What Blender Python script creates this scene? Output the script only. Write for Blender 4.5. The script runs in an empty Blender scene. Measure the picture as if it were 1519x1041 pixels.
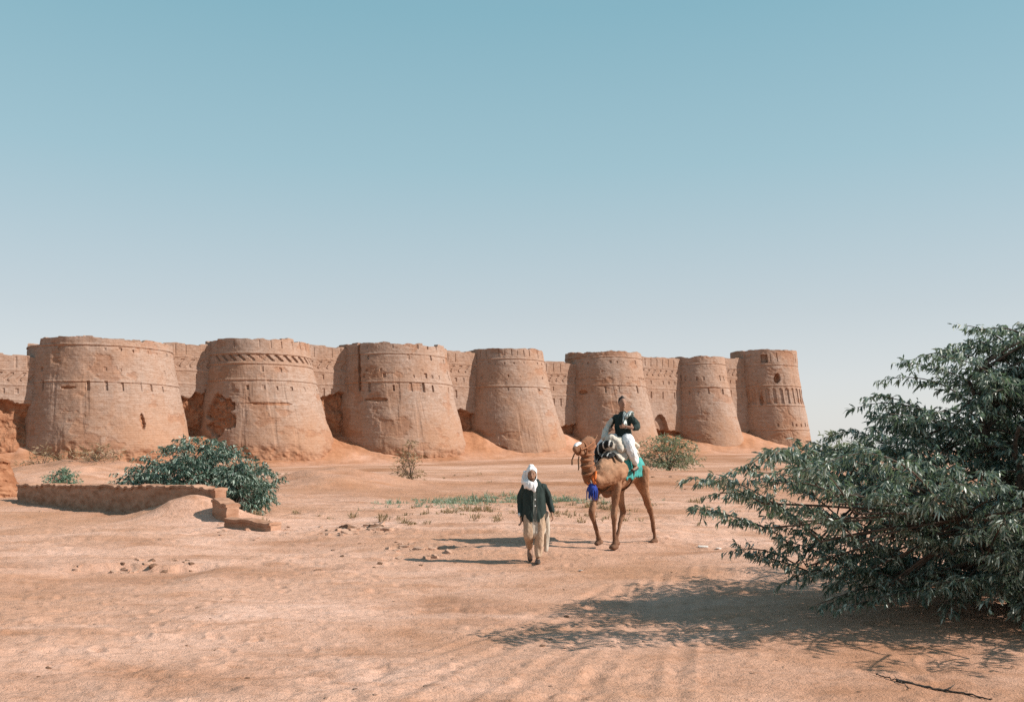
import bpy, math, random
import numpy as np
from mathutils import Vector
R = math.radians
random.seed(7); RNG = np.random.default_rng(7)
scene = bpy.context.scene
COL = scene.collection

# ------------------------------------------------------------------ camera, sky, sun, exposure
FPX, CX, HZ, EYE = 1400.0, 759.5, 667.0, 2.0           # focal length in photo pixels, centre column, horizon row, eye height
cam_d = bpy.data.cameras.new('camera'); cam = bpy.data.objects.new('camera', cam_d); COL.objects.link(cam)
cam.location = (0, 0, EYE); cam.rotation_euler = (R(90), 0, 0)
cam_d.sensor_width = 36; cam_d.lens = 36*FPX/1519; cam_d.shift_y = (HZ-520.5)/1519
cam_d.clip_start = 0.1; cam_d.clip_end = 20000
scene.camera = cam

SUN_AZ, SUN_EL = 78.0, 36.5                             # azimuth from "towards the camera" (-Y) round to the right (+X)
sv = Vector((math.sin(R(SUN_AZ))*math.cos(R(SUN_EL)), -math.cos(R(SUN_AZ))*math.cos(R(SUN_EL)), math.sin(R(SUN_EL))))
sun_d = bpy.data.lights.new('sun', 'SUN'); sun = bpy.data.objects.new('sun', sun_d); COL.objects.link(sun)
sun_d.energy = 5.0; sun_d.angle = R(0.5); sun_d.color = (1.0, 0.92, 0.84)
sun.rotation_euler = sv.to_track_quat('Z', 'Y').to_euler(); sun.location = (20, -20, 60)

world = bpy.data.worlds.new('World'); scene.world = world; world.use_nodes = True
wn, wl = world.node_tree.nodes, world.node_tree.links
bg = wn['Background']
sky = wn.new('ShaderNodeTexSky'); sky.sky_type = 'NISHITA'; sky.sun_disc = False
sky.sun_elevation = R(SUN_EL); sky.sun_rotation = math.atan2(sv.x, sv.y)
sky.air_density = 1.0; sky.dust_density = 1.2; sky.ozone_density = 1.0; sky.altitude = 100
# desert air: the Nishita sky seen through a pale dusty layer, greener overhead and whiter near the horizon
STR = 0.12
wtc = wn.new('ShaderNodeTexCoord'); wsep = wn.new('ShaderNodeSeparateXYZ'); wl.new(wtc.outputs['Generated'], wsep.inputs[0])
wr = wn.new('ShaderNodeValToRGB'); wl.new(wsep.outputs[2], wr.inputs[0])
stops = [(0.0, (.74, .73, .715)), (.07, (.675, .69, .70)), (.14, (.555, .612, .632)), (.285, (.352, .540, .592)), (.42, (.238, .462, .535)), (.75, (.13, .30, .42)), (1.0, (.11, .27, .40))]
el = wr.color_ramp.elements
for k, (p, c) in enumerate(stops):
    e = el[k] if k < 2 else el.new(p)
    e.position = p
for e, (p, c) in zip(sorted(el, key=lambda q: q.position), stops): e.color = (*c, 1)
wm = wn.new('ShaderNodeMix'); wm.data_type = 'RGBA'; wm.blend_type = 'MIX'; wm.inputs[0].default_value = .84
wsc = wn.new('ShaderNodeVectorMath'); wsc.operation = 'SCALE'; wsc.inputs[3].default_value = .78/STR; wl.new(wr.outputs[0], wsc.inputs[0])
wl.new(sky.outputs[0], wm.inputs[6]); wl.new(wsc.outputs[0], wm.inputs[7]); wl.new(wm.outputs[2], bg.inputs[0])
bg.inputs[1].default_value = STR
scene.view_settings.view_transform = 'Standard'; scene.view_settings.look = 'None'
scene.view_settings.gamma = 1; scene.view_settings.exposure = 0.42
scene.cycles.max_bounces = 6; scene.cycles.transparent_max_bounces = 6
scene.cycles.use_denoising = False

# ------------------------------------------------------------------ noise
def _h(ix, iy, iz, seed):
    n = (ix.astype(np.int64)*374761393 + iy.astype(np.int64)*668265263 + iz.astype(np.int64)*2147483647 + seed*974711) & 0xffffffff
    n = ((n ^ (n >> 13))*1274126177) & 0xffffffff
    n = ((n ^ (n >> 16))*2246822519) & 0xffffffff
    return ((n ^ (n >> 15)) & 0xffffff)/float(0xffffff)*2-1
def vnoise(x, y, z=0.0, seed=0):
    x, y, z = np.broadcast_arrays(np.asarray(x, float), np.asarray(y, float), np.asarray(z, float))
    ix, iy, iz = np.floor(x), np.floor(y), np.floor(z)
    fx, fy, fz = x-ix, y-iy, z-iz
    fx, fy, fz = [f*f*f*(f*(f*6-15)+10) for f in (fx, fy, fz)]
    def L(a, b, t): return a+(b-a)*t
    c = lambda a, b, d: _h(ix+a, iy+b, iz+d, seed)
    return L(L(L(c(0,0,0), c(1,0,0), fx), L(c(0,1,0), c(1,1,0), fx), fy), L(L(c(0,0,1), c(1,0,1), fx), L(c(0,1,1), c(1,1,1), fx), fy), fz)
def fbm(x, y, z=0.0, seed=0, octv=4, gain=.5):
    s, a, f = 0, 1, 1
    for o in range(octv):
        s = s + a*vnoise(np.asarray(x)*f+o*17.3, np.asarray(y)*f-o*9.1, np.asarray(z)*f+o*3.7, seed+o); a *= gain; f *= 2.03
    return s
def sstep(a, b, x):
    t = np.clip((x-a)/(b-a), 0, 1); return t*t*(3-2*t)

# ------------------------------------------------------------------ ground shape
# fort towers: photo column, depth, rim row, rim half width, foot half width (photo pixels)
# and the foot's own centre column (the feet spread to the right, where each drum was buttressed)
TW = [(152, 205, 500, 99, 122, 161), (383, 222, 502, 74, 104, 398), (582, 240, 507, 80, 100, 598), (749, 257, 516, 56, 80, 767),
      (894, 272, 520, 56, 74, 911), (1032, 290, 528, 42, 59, 1051), (1132, 302, 518, 48, 54, 1152)]
def X_at(px, Y): return (px-CX)*Y/FPX
def Z_at(py, Y): return EYE-(py-HZ)*Y/FPX
TC = [(X_at(t[0], t[1]), t[1]) for t in TW]
WALL = [(TC[0][0]-33, TC[0][1]-20)] + TC + [(TC[-1][0]+2, TC[-1][1]+50)]
def dist_poly(x, y):
    best = np.full(np.shape(x), 1e9)
    for (ax, ay), (bx, by) in zip(WALL[:-1], WALL[1:]):
        dx, dy = bx-ax, by-ay
        t = np.clip(((x-ax)*dx+(y-ay)*dy)/(dx*dx+dy*dy), 0, 1)
        best = np.minimum(best, np.hypot(x-ax-t*dx, y-ay-t*dy))
    return best
RUTS = []
def rut(pts, w, d):
    p = np.array(pts, float); RUTS.append((p, w, d))
def gflat(px, py): Y = FPX*EYE/(py-HZ); return X_at(px, Y), Y
for a, b, c in (((390, 1070), (640, 960), (905, 862)), ((520, 1070), (760, 945), (925, 868)), ((700, 1070), (850, 960), (960, 858)),
                ((820, 1075), (925, 960), (985, 850)), ((1000, 1075), (1010, 930), (1040, 840))):
    P = [np.array(gflat(*q)) for q in (a, b, c)]
    rut([((1-t)**2)*P[0]+2*t*(1-t)*P[1]+t*t*P[2] for t in np.linspace(0, 1, 14)], .075, .016)
def hgt(x, y, micro=True):
    x = np.asarray(x, float); y = np.asarray(y, float)
    d = np.hypot(x, y)
    h = -1.6*sstep(60, 190, y)*sstep(40, -70, x) + .9*sstep(150, 280, y)*sstep(-20, 60, x)
    far = sstep(90, 150, y)
    db = dist_poly(x, y)
    h = h + far*(6.6*np.exp(-(db/12.5)**2)*(1+.30*fbm(x*.09, y*.09, seed=5)) + .16*fbm(x*.45, y*.45, seed=9, octv=6, gain=.7)*np.exp(-(db/26)**2))
    # earth lumps, the drift against the low wall, a gentle swell in front of the fort
    for (mx, my, sx, sy, mh) in ((-23.3, 40.5, 1.8, 1.6, .45), (-8.75, 26.2, 1.25, .75, .80), (-10.2, 28.1, 1.1, .7, .34), (-9.5, 50, 4.0, 6.0, .9), (2, 75, 16, 9, .35), (-27, 60, 6, 7, 1.3)):
        h = h + mh*np.exp(-((x-mx)/sx)**2-((y-my)/sy)**2)*(1+.16*fbm(x*.45, y*.45, seed=3, octv=3))
    h = h + .10*fbm(x*.13, y*.13, seed=1, octv=3)*sstep(4, 14, d)*sstep(400, 60, d)
    # a small scarp in the sand at the left
    sc = sstep(-8.2, -7.2, x)*sstep(-4.9, -5.7, x)
    h = h - .11*sc*sstep(.05, -.05, y-16.75-.22*fbm(x*1.3, x*0, seed=15, octv=4))*sstep(-3.5, -.3, y-16.75)
    if micro:
        near = sstep(120, 25, d)
        m = .035*fbm(x*.55, y*.9, seed=2, octv=4) + .030*np.abs(fbm(x*2.1, y*2.9, seed=4, octv=4))*(.35+.9*sstep(-.3, .6, fbm(x*.3, y*.4, seed=14, octv=3)))
        # scattered clods and scuffs
        cl = fbm(x*3.7, y*5.1, seed=12, octv=3)
        m = m + .016*sstep(.55, 1.1, cl)*sstep(-.2, .5, fbm(x*.35, y*.45, seed=13, octv=3))
        # old foot and hoof prints trampled into the sand
        for cs, sd, dep, wa, wb in ((.62, 31, .022, .14, .065), (.9, 47, .020, .10, .085)):
            gx, gy = np.floor(x/cs), np.floor(y/cs); zz0 = gx*0
            px_ = (gx+.5+.28*_h(gx, gy, zz0, sd))*cs; py_ = (gy+.5+.28*_h(gx, gy, zz0, sd+1))*cs; an = _h(gx, gy, zz0, sd+2)*1.2+1.0
            ux, uy = (x-px_)*np.cos(an)+(y-py_)*np.sin(an), -(x-px_)*np.sin(an)+(y-py_)*np.cos(an)
            q = np.sqrt((ux/wa)**2+(uy/wb)**2); on = (_h(gx, gy, zz0, sd+3) > -.1)*sstep(-.25, .35, fbm(x*.22, y*.3, seed=16, octv=3))
            m = m + on*dep*(-np.exp(-q**2*1.2)+.55*np.exp(-((q-1.45)/.4)**2))
        h = h + near*m
        for p, w, dep in RUTS:
            best = np.full(np.shape(x), 1e9)
            for a, b in zip(p[:-1], p[1:]):
                dx, dy = b-a; t = np.clip(((x-a[0])*dx+(y-a[1])*dy)/(dx*dx+dy*dy), 0, 1)
                best = np.minimum(best, np.hypot(x-a[0]-t*dx, y-a[1]-t*dy))
            q = best/w
            h = h - dep*np.exp(-q**2)*(.6+.5*vnoise(x*2, y*2, seed=6)) + .5*dep*np.exp(-((q-1.9)/.7)**2)
    return h
def gp(px, py): return gflat(px, py)
def zg(x, y): return float(hgt(np.array([x]), np.array([y]))[0])

# ------------------------------------------------------------------ mesh helpers
def link_mesh(name, verts, faces, mat, parent=None, smooth=True, uv=None, attr=None):
    me = bpy.data.meshes.new(name)
    verts = np.asarray(verts, dtype=np.float32)
    if isinstance(faces, np.ndarray):
        k = faces.shape[1]
        me.vertices.add(len(verts)); me.vertices.foreach_set('co', verts.ravel())
        me.loops.add(faces.size); me.loops.foreach_set('vertex_index', faces.astype(np.int32).ravel())
        me.polygons.add(len(faces)); me.polygons.foreach_set('loop_start', np.arange(0, faces.size, k, dtype=np.int32))
        me.update(calc_edges=True); me.validate()
    else:
        me.from_pydata(verts.tolist(), [], faces)
    if uv is not None:
        lay = me.uv_layers.new(name='UVMap'); idx = np.empty(len(me.loops), dtype=np.int32); me.loops.foreach_get('vertex_index', idx)
        lay.data.foreach_set('uv', np.asarray(uv, dtype=np.float32)[idx].ravel())
    if attr:
        for k, v in attr.items():
            a = me.attributes.new(k, 'FLOAT', 'POINT'); a.data.foreach_set('value', np.asarray(v, dtype=np.float32))
    me.polygons.foreach_set('use_smooth', np.full(len(me.polygons), smooth))
    me.materials.append(mat); me.update()
    o = bpy.data.objects.new(name, me); COL.objects.link(o)
    if parent: o.parent = parent
    return o
def thing(name, label, cat, loc=(0, 0, 0), rotz=0, group=None):
    o = bpy.data.objects.new(name, None); COL.objects.link(o); o.empty_display_size = .2
    o.location = loc; o.rotation_euler = (0, 0, rotz); o['label'] = label; o['category'] = cat; o['kind'] = 'thing'
    if group: o['group'] = group
    return o
def tag(o, label, cat, group=None, kind=None):
    o['label'] = label; o['category'] = cat
    if group: o['group'] = group
    if kind: o['kind'] = kind
    return o
def grid_faces(nu, nv, wrap=False):
    i = np.arange(nu-1 if not wrap else nu)[:, None]; j = np.arange(nv-1)[None, :]
    i2 = (i+1) % nu
    return np.stack([np.broadcast_to(i*nv+j, (i.shape[0], nv-1)), i2*nv+j+0*i, i2*nv+j+1, i*nv+j+1], -1).reshape(-1, 4)

# ------------------------------------------------------------------ materials
class NT:
    def __init__(s, name, rough=.9, spec=.2):
        s.m = bpy.data.materials.new(name); s.m.use_nodes = True; s.n = s.m.node_tree.nodes; s.l = s.m.node_tree.links
        s.b = s.n['Principled BSDF']; s.b.inputs['Roughness'].default_value = rough; s.b.inputs['Specular IOR Level'].default_value = spec
        s.tc = s.n.new('ShaderNodeTexCoord')
    def map(s, scale=(1, 1, 1), src='Object'):
        m = s.n.new('ShaderNodeMapping'); m.inputs['Scale'].default_value = scale; s.l.new(s.tc.outputs[src], m.inputs[0]); return m.outputs[0]
    def noise(s, vec, scale, detail=4, rough=.55, dist=0):
        t = s.n.new('ShaderNodeTexNoise'); t.inputs['Scale'].default_value = scale; t.inputs['Detail'].default_value = detail
        t.inputs['Roughness'].default_value = rough; t.inputs['Distortion'].default_value = dist
        if vec is not None: s.l.new(vec, t.inputs['Vector'])
        return t.outputs['Fac']
    def ramp(s, fac, stops):
        r = s.n.new('ShaderNodeValToRGB'); e = r.color_ramp.elements
        e[0].position, e[0].color = stops[0][0], (*stops[0][1], 1); e[1].position, e[1].color = stops[-1][0], (*stops[-1][1], 1)
        for p, c in stops[1:-1]:
            q = e.new(p); q.color = (*c, 1)
        s.l.new(fac, r.inputs[0]); return r.outputs[0]
    def fl(s, fac, a, b, c=0., d=1.):
        r = s.n.new('ShaderNodeMapRange'); r.inputs[1].default_value = a; r.inputs[2].default_value = b; r.inputs[3].default_value = c; r.inputs[4].default_value = d
        s.l.new(fac, r.inputs[0]); return r.outputs[0]
    def mix(s, fac, a, b, mode='MIX'):
        m = s.n.new('ShaderNodeMix'); m.data_type = 'RGBA'; m.blend_type = mode
        for sock, v in ((m.inputs[0], fac), (m.inputs[6], a), (m.inputs[7], b)):
            if isinstance(v, (int, float)): sock.default_value = v
            elif isinstance(v, tuple): sock.default_value = (*v, 1)
            else: s.l.new(v, sock)
        return m.outputs[2]
    def math(s, op, a, b):
        m = s.n.new('ShaderNodeMath'); m.operation = op
        for i, v in enumerate((a, b)):
            if isinstance(v, (int, float)): m.inputs[i].default_value = v
            else: s.l.new(v, m.inputs[i])
        return m.outputs[0]
    def attr(s, name):
        a = s.n.new('ShaderNodeAttribute'); a.attribute_name = name; return a.outputs['Fac']
    def col(s, c): s.l.new(c, s.b.inputs['Base Color'])
    def bump(s, h, strength=.4, dist=.05):
        b = s.n.new('ShaderNodeBump'); b.inputs['Strength'].default_value = strength; b.inputs['Distance'].default_value = dist
        s.l.new(h, b.inputs['Height']); s.l.new(b.outputs[0], s.b.inputs['Normal'])

def mat_sand():
    t = NT('sand', .95, .12); o = t.map()
    big = t.noise(o, .09, 5, .6); mid = t.noise(t.map((.5, .9, 1)), .9, 6, .62, .6); fine = t.noise(t.map((1, 1.4, 1)), 7, 7, .65); tiny = t.noise(o, 45, 4, .7)
    c = t.ramp(mid, [(.32, (.440, .228, .140)), (.47, (.635, .380, .272)), (.64, (.735, .470, .358))])
    c = t.mix(t.fl(big, .40, .66), c, (.455, .235, .136))
    c = t.mix(t.math('MULTIPLY', t.fl(fine, .50, .68), .55), c, (.345, .172, .098))
    c = t.mix(t.math('MULTIPLY', t.fl(t.noise(t.map((.6, 1.5, 1)), 2.6, 6, .7, .8), .60, .72), .6), c, (.58, .38, .28))
    # pebbles and specks
    v = t.n.new('ShaderNodeTexVoronoi'); v.inputs['Scale'].default_value = 5.5; t.l.new(t.map((1, 1, .2)), v.inputs['Vector'])
    sp = t.n.new('ShaderNodeSeparateColor'); t.l.new(v.outputs['Color'], sp.inputs[0])
    keep = t.math('MULTIPLY', t.fl(v.outputs['Distance'], .16, .09), t.fl(sp.outputs[0], .80, .82))
    keep = t.math('MULTIPLY', keep, t.fl(t.noise(o, .5, 3), .46, .56))
    c = t.mix(t.math('MULTIPLY', keep, .75), c, (.17, .095, .06))
    rb = t.attr('earth'); c = t.mix(rb, c, t.mix(t.fl(t.noise(o, .8, 6, .7), .35, .65), (.285, .125, .062), (.420, .205, .112)))
    t.col(c)
    h = t.math('ADD', t.math('MULTIPLY', fine, 1.0), t.math('ADD', t.math('MULTIPLY', tiny, .35), t.math('MULTIPLY', mid, 1.4)))
    h = t.math('ADD', h, t.math('MULTIPLY', keep, .6))
    t.bump(h, .9, .055); return t.m
def mat_brick(name='mud_brick', red=0.0):
    t = NT(name, .95, .1); o = t.map()
    oi = t.n.new('ShaderNodeObjectInfo')
    big = t.noise(o, .10, 5, .65); streak = t.noise(t.map((.35, .35, 2.4)), 1.0, 6, .65); fine = t.noise(o, 1.6, 8, .7); drip = t.noise(t.map((.7, .7, .06)), 1.0, 5, .6)
    c = t.ramp(streak, [(.30, (.295, .200, .152)), (.5, (.372, .268, .212)), (.70, (.430, .320, .263))])
    c = t.mix(t.math('MULTIPLY', t.fl(big, .42, .66), .7), c, (.375, .208, .128))
    c = t.mix(t.math('MULTIPLY', t.fl(drip, .52, .72), .45), c, (.32, .20, .14))
    c = t.mix(t.math('MULTIPLY', t.fl(fine, .50, .66), .65), c, (.26, .15, .098))
    sep = t.n.new('ShaderNodeSeparateXYZ'); t.l.new(o, sep.inputs[0])
    hz = t.math('ADD', sep.outputs[2], t.math('MULTIPLY', t.math('SUBTRACT', t.noise(t.map((1, 1, 1)), .16, 5, .65), .5), 16.0))
    c = t.mix(t.math('MULTIPLY', t.fl(hz, 12.5, 3.0), .34), c, (.385, .210, .122))      # rain-washed orange clay on the lower courses
    er = t.attr('erode'); c = t.mix(er, c, t.mix(t.fl(t.noise(o, .9, 7, .7), .38, .62), (.24, .10, .05), (.39, .20, .115)))
    br = t.n.new('ShaderNodeTexBrick'); br.inputs['Scale'].default_value = 1; br.inputs['Brick Width'].default_value = .9; br.inputs['Row Height'].default_value = .36
    br.inputs['Mortar Size'].default_value = .05; br.inputs['Color1'].default_value = (1, 1, 1, 1); br.inputs['Color2'].default_value = (.86, .84, .83, 1); br.inputs['Mortar'].default_value = (.80, .78, .76, 1)
    uvn = t.tc.outputs['UV']; t.l.new(uvn, br.inputs['Vector'])
    c = t.mix(.55, c, br.outputs['Color'], 'MULTIPLY'); t.col(c)
    h = t.math('ADD', t.math('MULTIPLY', fine, 1.0), t.math('ADD', t.math('MULTIPLY', streak, .9), t.math('MULTIPLY', br.outputs['Fac'], -.25)))
    t.bump(h, .6, .14); return t.m
def mat_simple(name, c1, c2, scale=8, rough=.85, spec=.2, bump=.3, dist=.02, stretch=(1, 1, 1)):
    t = NT(name, rough, spec); n = t.noise(t.map(stretch), scale, 5, .6)
    t.col(t.ramp(n, [(.35, c1), (.65, c2)])); t.bump(n, bump, dist); return t.m
def mat_leaf(name, dark, mid, pale, rough=.5, spec=.35, trans=.3):
    t = NT(name, rough, spec); v = t.attr('tone')
    t.col(t.ramp(v, [(0, dark), (.55, mid), (1, pale)]))
    tr = t.n.new('ShaderNodeBsdfTranslucent'); tr.inputs[0].default_value = (mid[0]*1.3, mid[1]*1.5, mid[2], 1)
    mx = t.n.new('ShaderNodeMixShader'); mx.inputs[0].default_value = trans
    out = t.n['Material Output']; t.l.new(t.b.outputs[0], mx.inputs[1]); t.l.new(tr.outputs[0], mx.inputs[2]); t.l.new(mx.outputs[0], out.inputs[0]); return t.m
SAND = mat_sand(); BRICK = mat_brick()
BRICK_LOW = mat_simple('old_plastered_brick', (.27, .14, .085), (.42, .25, .17), 2.2, .95, .1, .8, .05, (1, 1, 2.5))
BARK = mat_simple('bark', (.055, .042, .034), (.13, .10, .08), 14, .95, .1, .8, .02)
STONE = mat_simple('brick_rubble', (.33, .19, .125), (.52, .34, .25), 9, .95, .1, .7, .02)
DARKSTONE = mat_simple('dark_rubble', (.13, .075, .05), (.24, .14, .09), 9, .95, .1, .7, .02)
PALE = mat_simple('pale_scrap', (.55, .48, .42), (.72, .66, .60), 10, .8, .2, .4, .02)
LEAF_TREE = mat_leaf('mesquite_leaf', (.022, .040, .030), (.120, .165, .125), (.58, .63, .54), .42, .5, .28)  # pale end of the tone range paints sun highlights into the leaf colour
LEAF_BUSH = mat_leaf('bush_leaf', (.016, .038, .027), (.070, .125, .090), (.38, .46, .38), .45, .4, .18)
LEAF_OLIVE = mat_leaf('olive_leaf', (.090, .105, .062), (.19, .215, .135), (.36, .38, .27), .6, .25, .25)
LEAF_TEAL = mat_leaf('scrub_leaf', (.075, .13, .090), (.14, .22, .16), (.30, .36, .27), .6, .25, .25)
LEAF_SCRUB = mat_leaf('pale_scrub_leaf', (.13, .16, .11), (.22, .28, .21), (.42, .44, .34), .7, .2, .25)
LEAF_DRY = mat_leaf('dry_stem', (.17, .115, .065), (.30, .21, .13), (.42, .32, .22), .8, .15, .2)

# ------------------------------------------------------------------ ground: one sheet out to the horizon
def build_ground():
    fine = np.linspace(R(-36), R(36), 760); rest = np.linspace(R(36), R(324), 70)[1:-1]
    ang = np.concatenate([fine, rest])
    r = np.concatenate([np.geomspace(1.2, 5.5, 24)[:-1], np.geomspace(5.5, 70, 430)[:-1], np.geomspace(70, 330, 170)[:-1], np.geomspace(330, 9000, 40)])
    A, Q = np.meshgrid(ang, r, indexing='ij')
    x, y = Q*np.sin(A), Q*np.cos(A); z = hgt(x, y)
    nu, nv = A.shape
    V = np.stack([x, y, z], -1).reshape(-1, 3)
    F = grid_faces(nu, nv, True)
    c = len(V); V = np.vstack([V, [[0, 0, z[:, 0].mean()]]])
    db = dist_poly(V[:, 0], V[:, 1])
    earth = np.maximum(np.exp(-(db/24)**2)*.95*sstep(100, 150, V[:, 1]), .85*sstep(24, 60, V[:, 1])*sstep(-.5, .6, fbm(V[:, 0]*.05, V[:, 1]*.03, seed=22, octv=4))*sstep(900, 200, V[:, 1]))
    earth = np.maximum(earth, .4*sstep(.1, .9, fbm(V[:, 0]*.25, V[:, 1]*.5, seed=23, octv=4)))
    for (mx, my, s, k) in ((-23.3, 40.5, 2.2, 1.0), (-9.5, 50, 7, .55), (-27, 60, 9, .6)):
        earth = np.maximum(earth, k*np.exp(-((V[:, 0]-mx)**2+(V[:, 1]-my)**2)/s**2))
    earth = np.clip(earth*(1+.5*fbm(V[:, 0]*.2, V[:, 1]*.2, seed=21, octv=3)), 0, 1)
    cap = np.array([[c, ((i+1) % nu)*nv, i*nv, i*nv] for i in range(nu)])
    me_faces = F[:, ::-1]
    o = link_mesh('ground', V, me_faces, SAND, attr={'earth': earth})
    o['kind'] = 'structure'; o['label'] = 'sandy orange brown desert ground with ruts, scuffs and low mounds'
    return o
build_ground()

# ------------------------------------------------------------------ the fort
def zt(px_row, dfront): return Z_at(px_row, dfront)
def make_tower(idx, spec, label, feats, extra=None):
    px, d, rim, hw0, hw1, pxb = spec
    lean = (pxb-px)*d/FPX
    x0, y0 = X_at(px, d), d
    r0, r1 = hw0*d/FPX, hw1*d/FPX
    df = d-r0*.95
    ztop = Z_at(rim, df); zbase = -3.0
    zs_all = np.arange(zbase, ztop+.01, .19); zs_all = np.linspace(zbase, ztop, len(zs_all))
    # body below the parapet, parapet above
    zpar = zt(feats['parapet'], df)
    t = thing('fort_bastion', label, 'bastion', (x0, y0, 0), 0, 'round brick bastions of the desert fort')
    face = math.atan2(-y0, -x0)                              # towards the camera
    ncol = max(220, int(r1*3.6/.17))
    th = np.concatenate([np.linspace(face-1.95, face+1.95, ncol), np.linspace(face+1.95, face-1.95+2*math.pi, 40)[1:-1]])
    pxm = d/FPX
    def radius(z):
        u = np.clip((ztop-z)/(ztop-0.0), 0, 1.1)
        return r0+(r1-r0)*u**feats.get('flare', 1.35)
    def surf(zs, zt_fun=None):
        T, Zr = np.meshgrid(th, zs, indexing='ij')
        Z = Zr
        if zt_fun is not None:
            z1 = zt_fun(T); lo, hi = zs[0], zs[-1]
            Z = lo+(Zr-lo)/(hi-lo)*(z1-lo)
        rad = radius(Z)
        a = T-face                                            # angle from the camera side
        a = (a+math.pi) % (2*math.pi)-math.pi
        s = a*r0                                              # arc length, metres at the rim
        off = np.zeros_like(Z)
        # weathering
        nx, ny = np.cos(T)*r0*.35, np.sin(T)*r0*.35
        off += -.02+.17*fbm(nx*.6+idx*31, ny*.6, Z*.22, seed=31+idx, octv=3) + .03*fbm(nx*5, ny*5, Z*2.2, seed=41+idx, octv=3)
        er = np.zeros_like(Z)
        foot = sstep(3.6, .2, Z+1.2*fbm(s*.25, Z*.1, seed=50+idx, octv=3))
        off -= foot*(.5+.4*fbm(s*.8, Z*.8, seed=51+idx, octv=3)); er = np.maximum(er, foot*.8)
        gl = fbm(s*.55, Z*.05, seed=55+idx, octv=4); off -= .11*sstep(.35, .9, gl)*sstep(ztop-4, ztop-12, Z)   # rain gullies
        pt = sstep(.45, .75, fbm(s*.22, Z*.35, seed=57+idx, octv=5)); off -= .12*pt; er = np.maximum(er, pt*.45)
        for (ax, zx, wa, wz, dep) in feats.get('holes', []):  # eroded bites: arc metres, height, widths, depth
            q = ((s-ax)/wa)**2+((Z-zx)/wz)**2 + .55*fbm(s*.7, Z*.7, seed=60+idx, octv=4)
            m = sstep(1.15, .85, q); off -= m*dep*(1+.4*fbm(s*1.2, Z*1.2, seed=61)); er = np.maximum(er, m*.85)
        for row, hgtpx, width, space, dep in feats.get('slits', []):
            zc = zt(row, df); hh = hgtpx*pxm/2
            k = np.round(s/space); jit = _h(k, k*0+int(row), k*0, 3)
            ok = _h(k, k*0+int(row)+5, k*0, 4) > -.45; depv = .45+.45*_h(k, k*0+int(row)+9, k*0, 6)
            on = (np.abs(s-k*space-jit*.16*space) < width/2*(1+.3*jit)) & (np.abs(Z-zc-jit*.18) < hh*(1+.35*jit)) & ok
            off -= on*dep*np.clip(depv+.25, .2, 1.1)
        for row, hgtpx, space, dep in feats.get('zig', []):    # a band of slanting notches
            zc = zt(row, df); hh = hgtpx*pxm/2
            u = ((s+(Z-zc)*1.0)/space) % 1.0
            on = (u < .34) & (np.abs(Z-zc) < hh); off -= on*dep*np.clip(.75+.8*fbm(s*.35, Z*0, seed=58), .1, 1.1)
        for row in feats.get('lines', []):
            zc = zt(row, df); off += np.where(np.abs(Z-zc) < .17, .11, 0)-np.where(np.abs(Z-zc+.35) < .17, .08, 0)
        for row0, row1, space in feats.get('arches', []):      # tall blind niches
            za, zb = zt(row1, df), zt(row0, df); k = np.round(s/space); dx = np.abs(s-k*space)
            w = space*.27*np.clip((zb-Z)/(space*.3), 0, 1)
            off -= ((dx < w) & (Z > za) & (Z < zb))*.32
        for az, row0, row1, w in feats.get('windows', []):
            za, zb = zt(row1, df), zt(row0, df)
            off -= ((np.abs(s-az) < w/2) & (Z > za) & (Z < zb))*1.6
        rr = rad+off
        V = np.stack([rr*np.cos(T)+lean*np.clip((ztop-Z)/ztop, 0, 1.1)**1.35, rr*np.sin(T), Z], -1)
        return V, er, np.stack([T*r0, Z], -1)
    zb = np.linspace(zbase, zpar, max(10, int((zpar-zbase)/.19)))
    V, er, uv = surf(zb)
    n, m = V.shape[:2]
    link_mesh('wall', V.reshape(-1, 3), grid_faces(n, m, True), BRICK, t, False, uv.reshape(-1, 2), {'erode': er.ravel()})
    # parapet: outer face, broken top edge, thickness and inner face
    cam_n = fbm(np.cos(th)*r0*.22, np.sin(th)*r0*.22, idx*3.3, seed=70, octv=4)
    blocks = np.floor(th*r0/1.7); step = _h(blocks, blocks*0, blocks*0+idx, 8)
    rimz = ztop + .22*cam_n - .18*(step > .55) - feats.get('ruin', .35)*np.clip(fbm(np.cos(th)*3+idx, np.sin(th)*3, seed=71)-.15, 0, 1)
    aa = (th-face+math.pi) % (2*math.pi)-math.pi
    for (a0, a1, dz) in feats.get('cut', []): rimz = rimz-dz*((aa > a0) & (aa < a1))
    zf = lambda T: np.broadcast_to(rimz[:, None], T.shape)
    zp = np.linspace(zpar+.003, ztop, max(8, int((ztop-zpar)/.19)))
    V, er, uv = surf(zp, zf)
    outr = V[:, -1]
    ur = outr.copy(); k = (np.hypot(ur[:, 0], ur[:, 1])-1.1)/np.hypot(ur[:, 0], ur[:, 1]); ur[:, :2] *= k[:, None]
    dn = ur.copy(); dn[:, 2] = zpar-.6
    V = np.concatenate([V, ur[:, None], dn[:, None]], 1); er = np.concatenate([er, er[:, :1]*0, er[:, :1]*0], 1)
    uv = np.concatenate([uv, uv[:, -1:]+[0, 1], uv[:, -1:]+[0, 2]], 1)
    n, m = V.shape[:2]
    link_mesh('parapet', V.reshape(-1, 3), grid_faces(n, m, True), BRICK, t, False, uv.reshape(-1, 2), {'erode': er.ravel()})
    rf = np.stack([np.cos(th)*(r0-.6), np.sin(th)*(r0-.6), np.full_like(th, zpar-.3)], -1)
    V = np.vstack([rf, [[0, 0, zpar-.2]]]); nn = len(th)
    link_mesh('roof_terrace', V, np.array([[i, (i+1) % nn, nn] for i in range(nn)]), BRICK, t, False, V[:, :2], {'erode': np.zeros(nn+1)})
    return t

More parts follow.
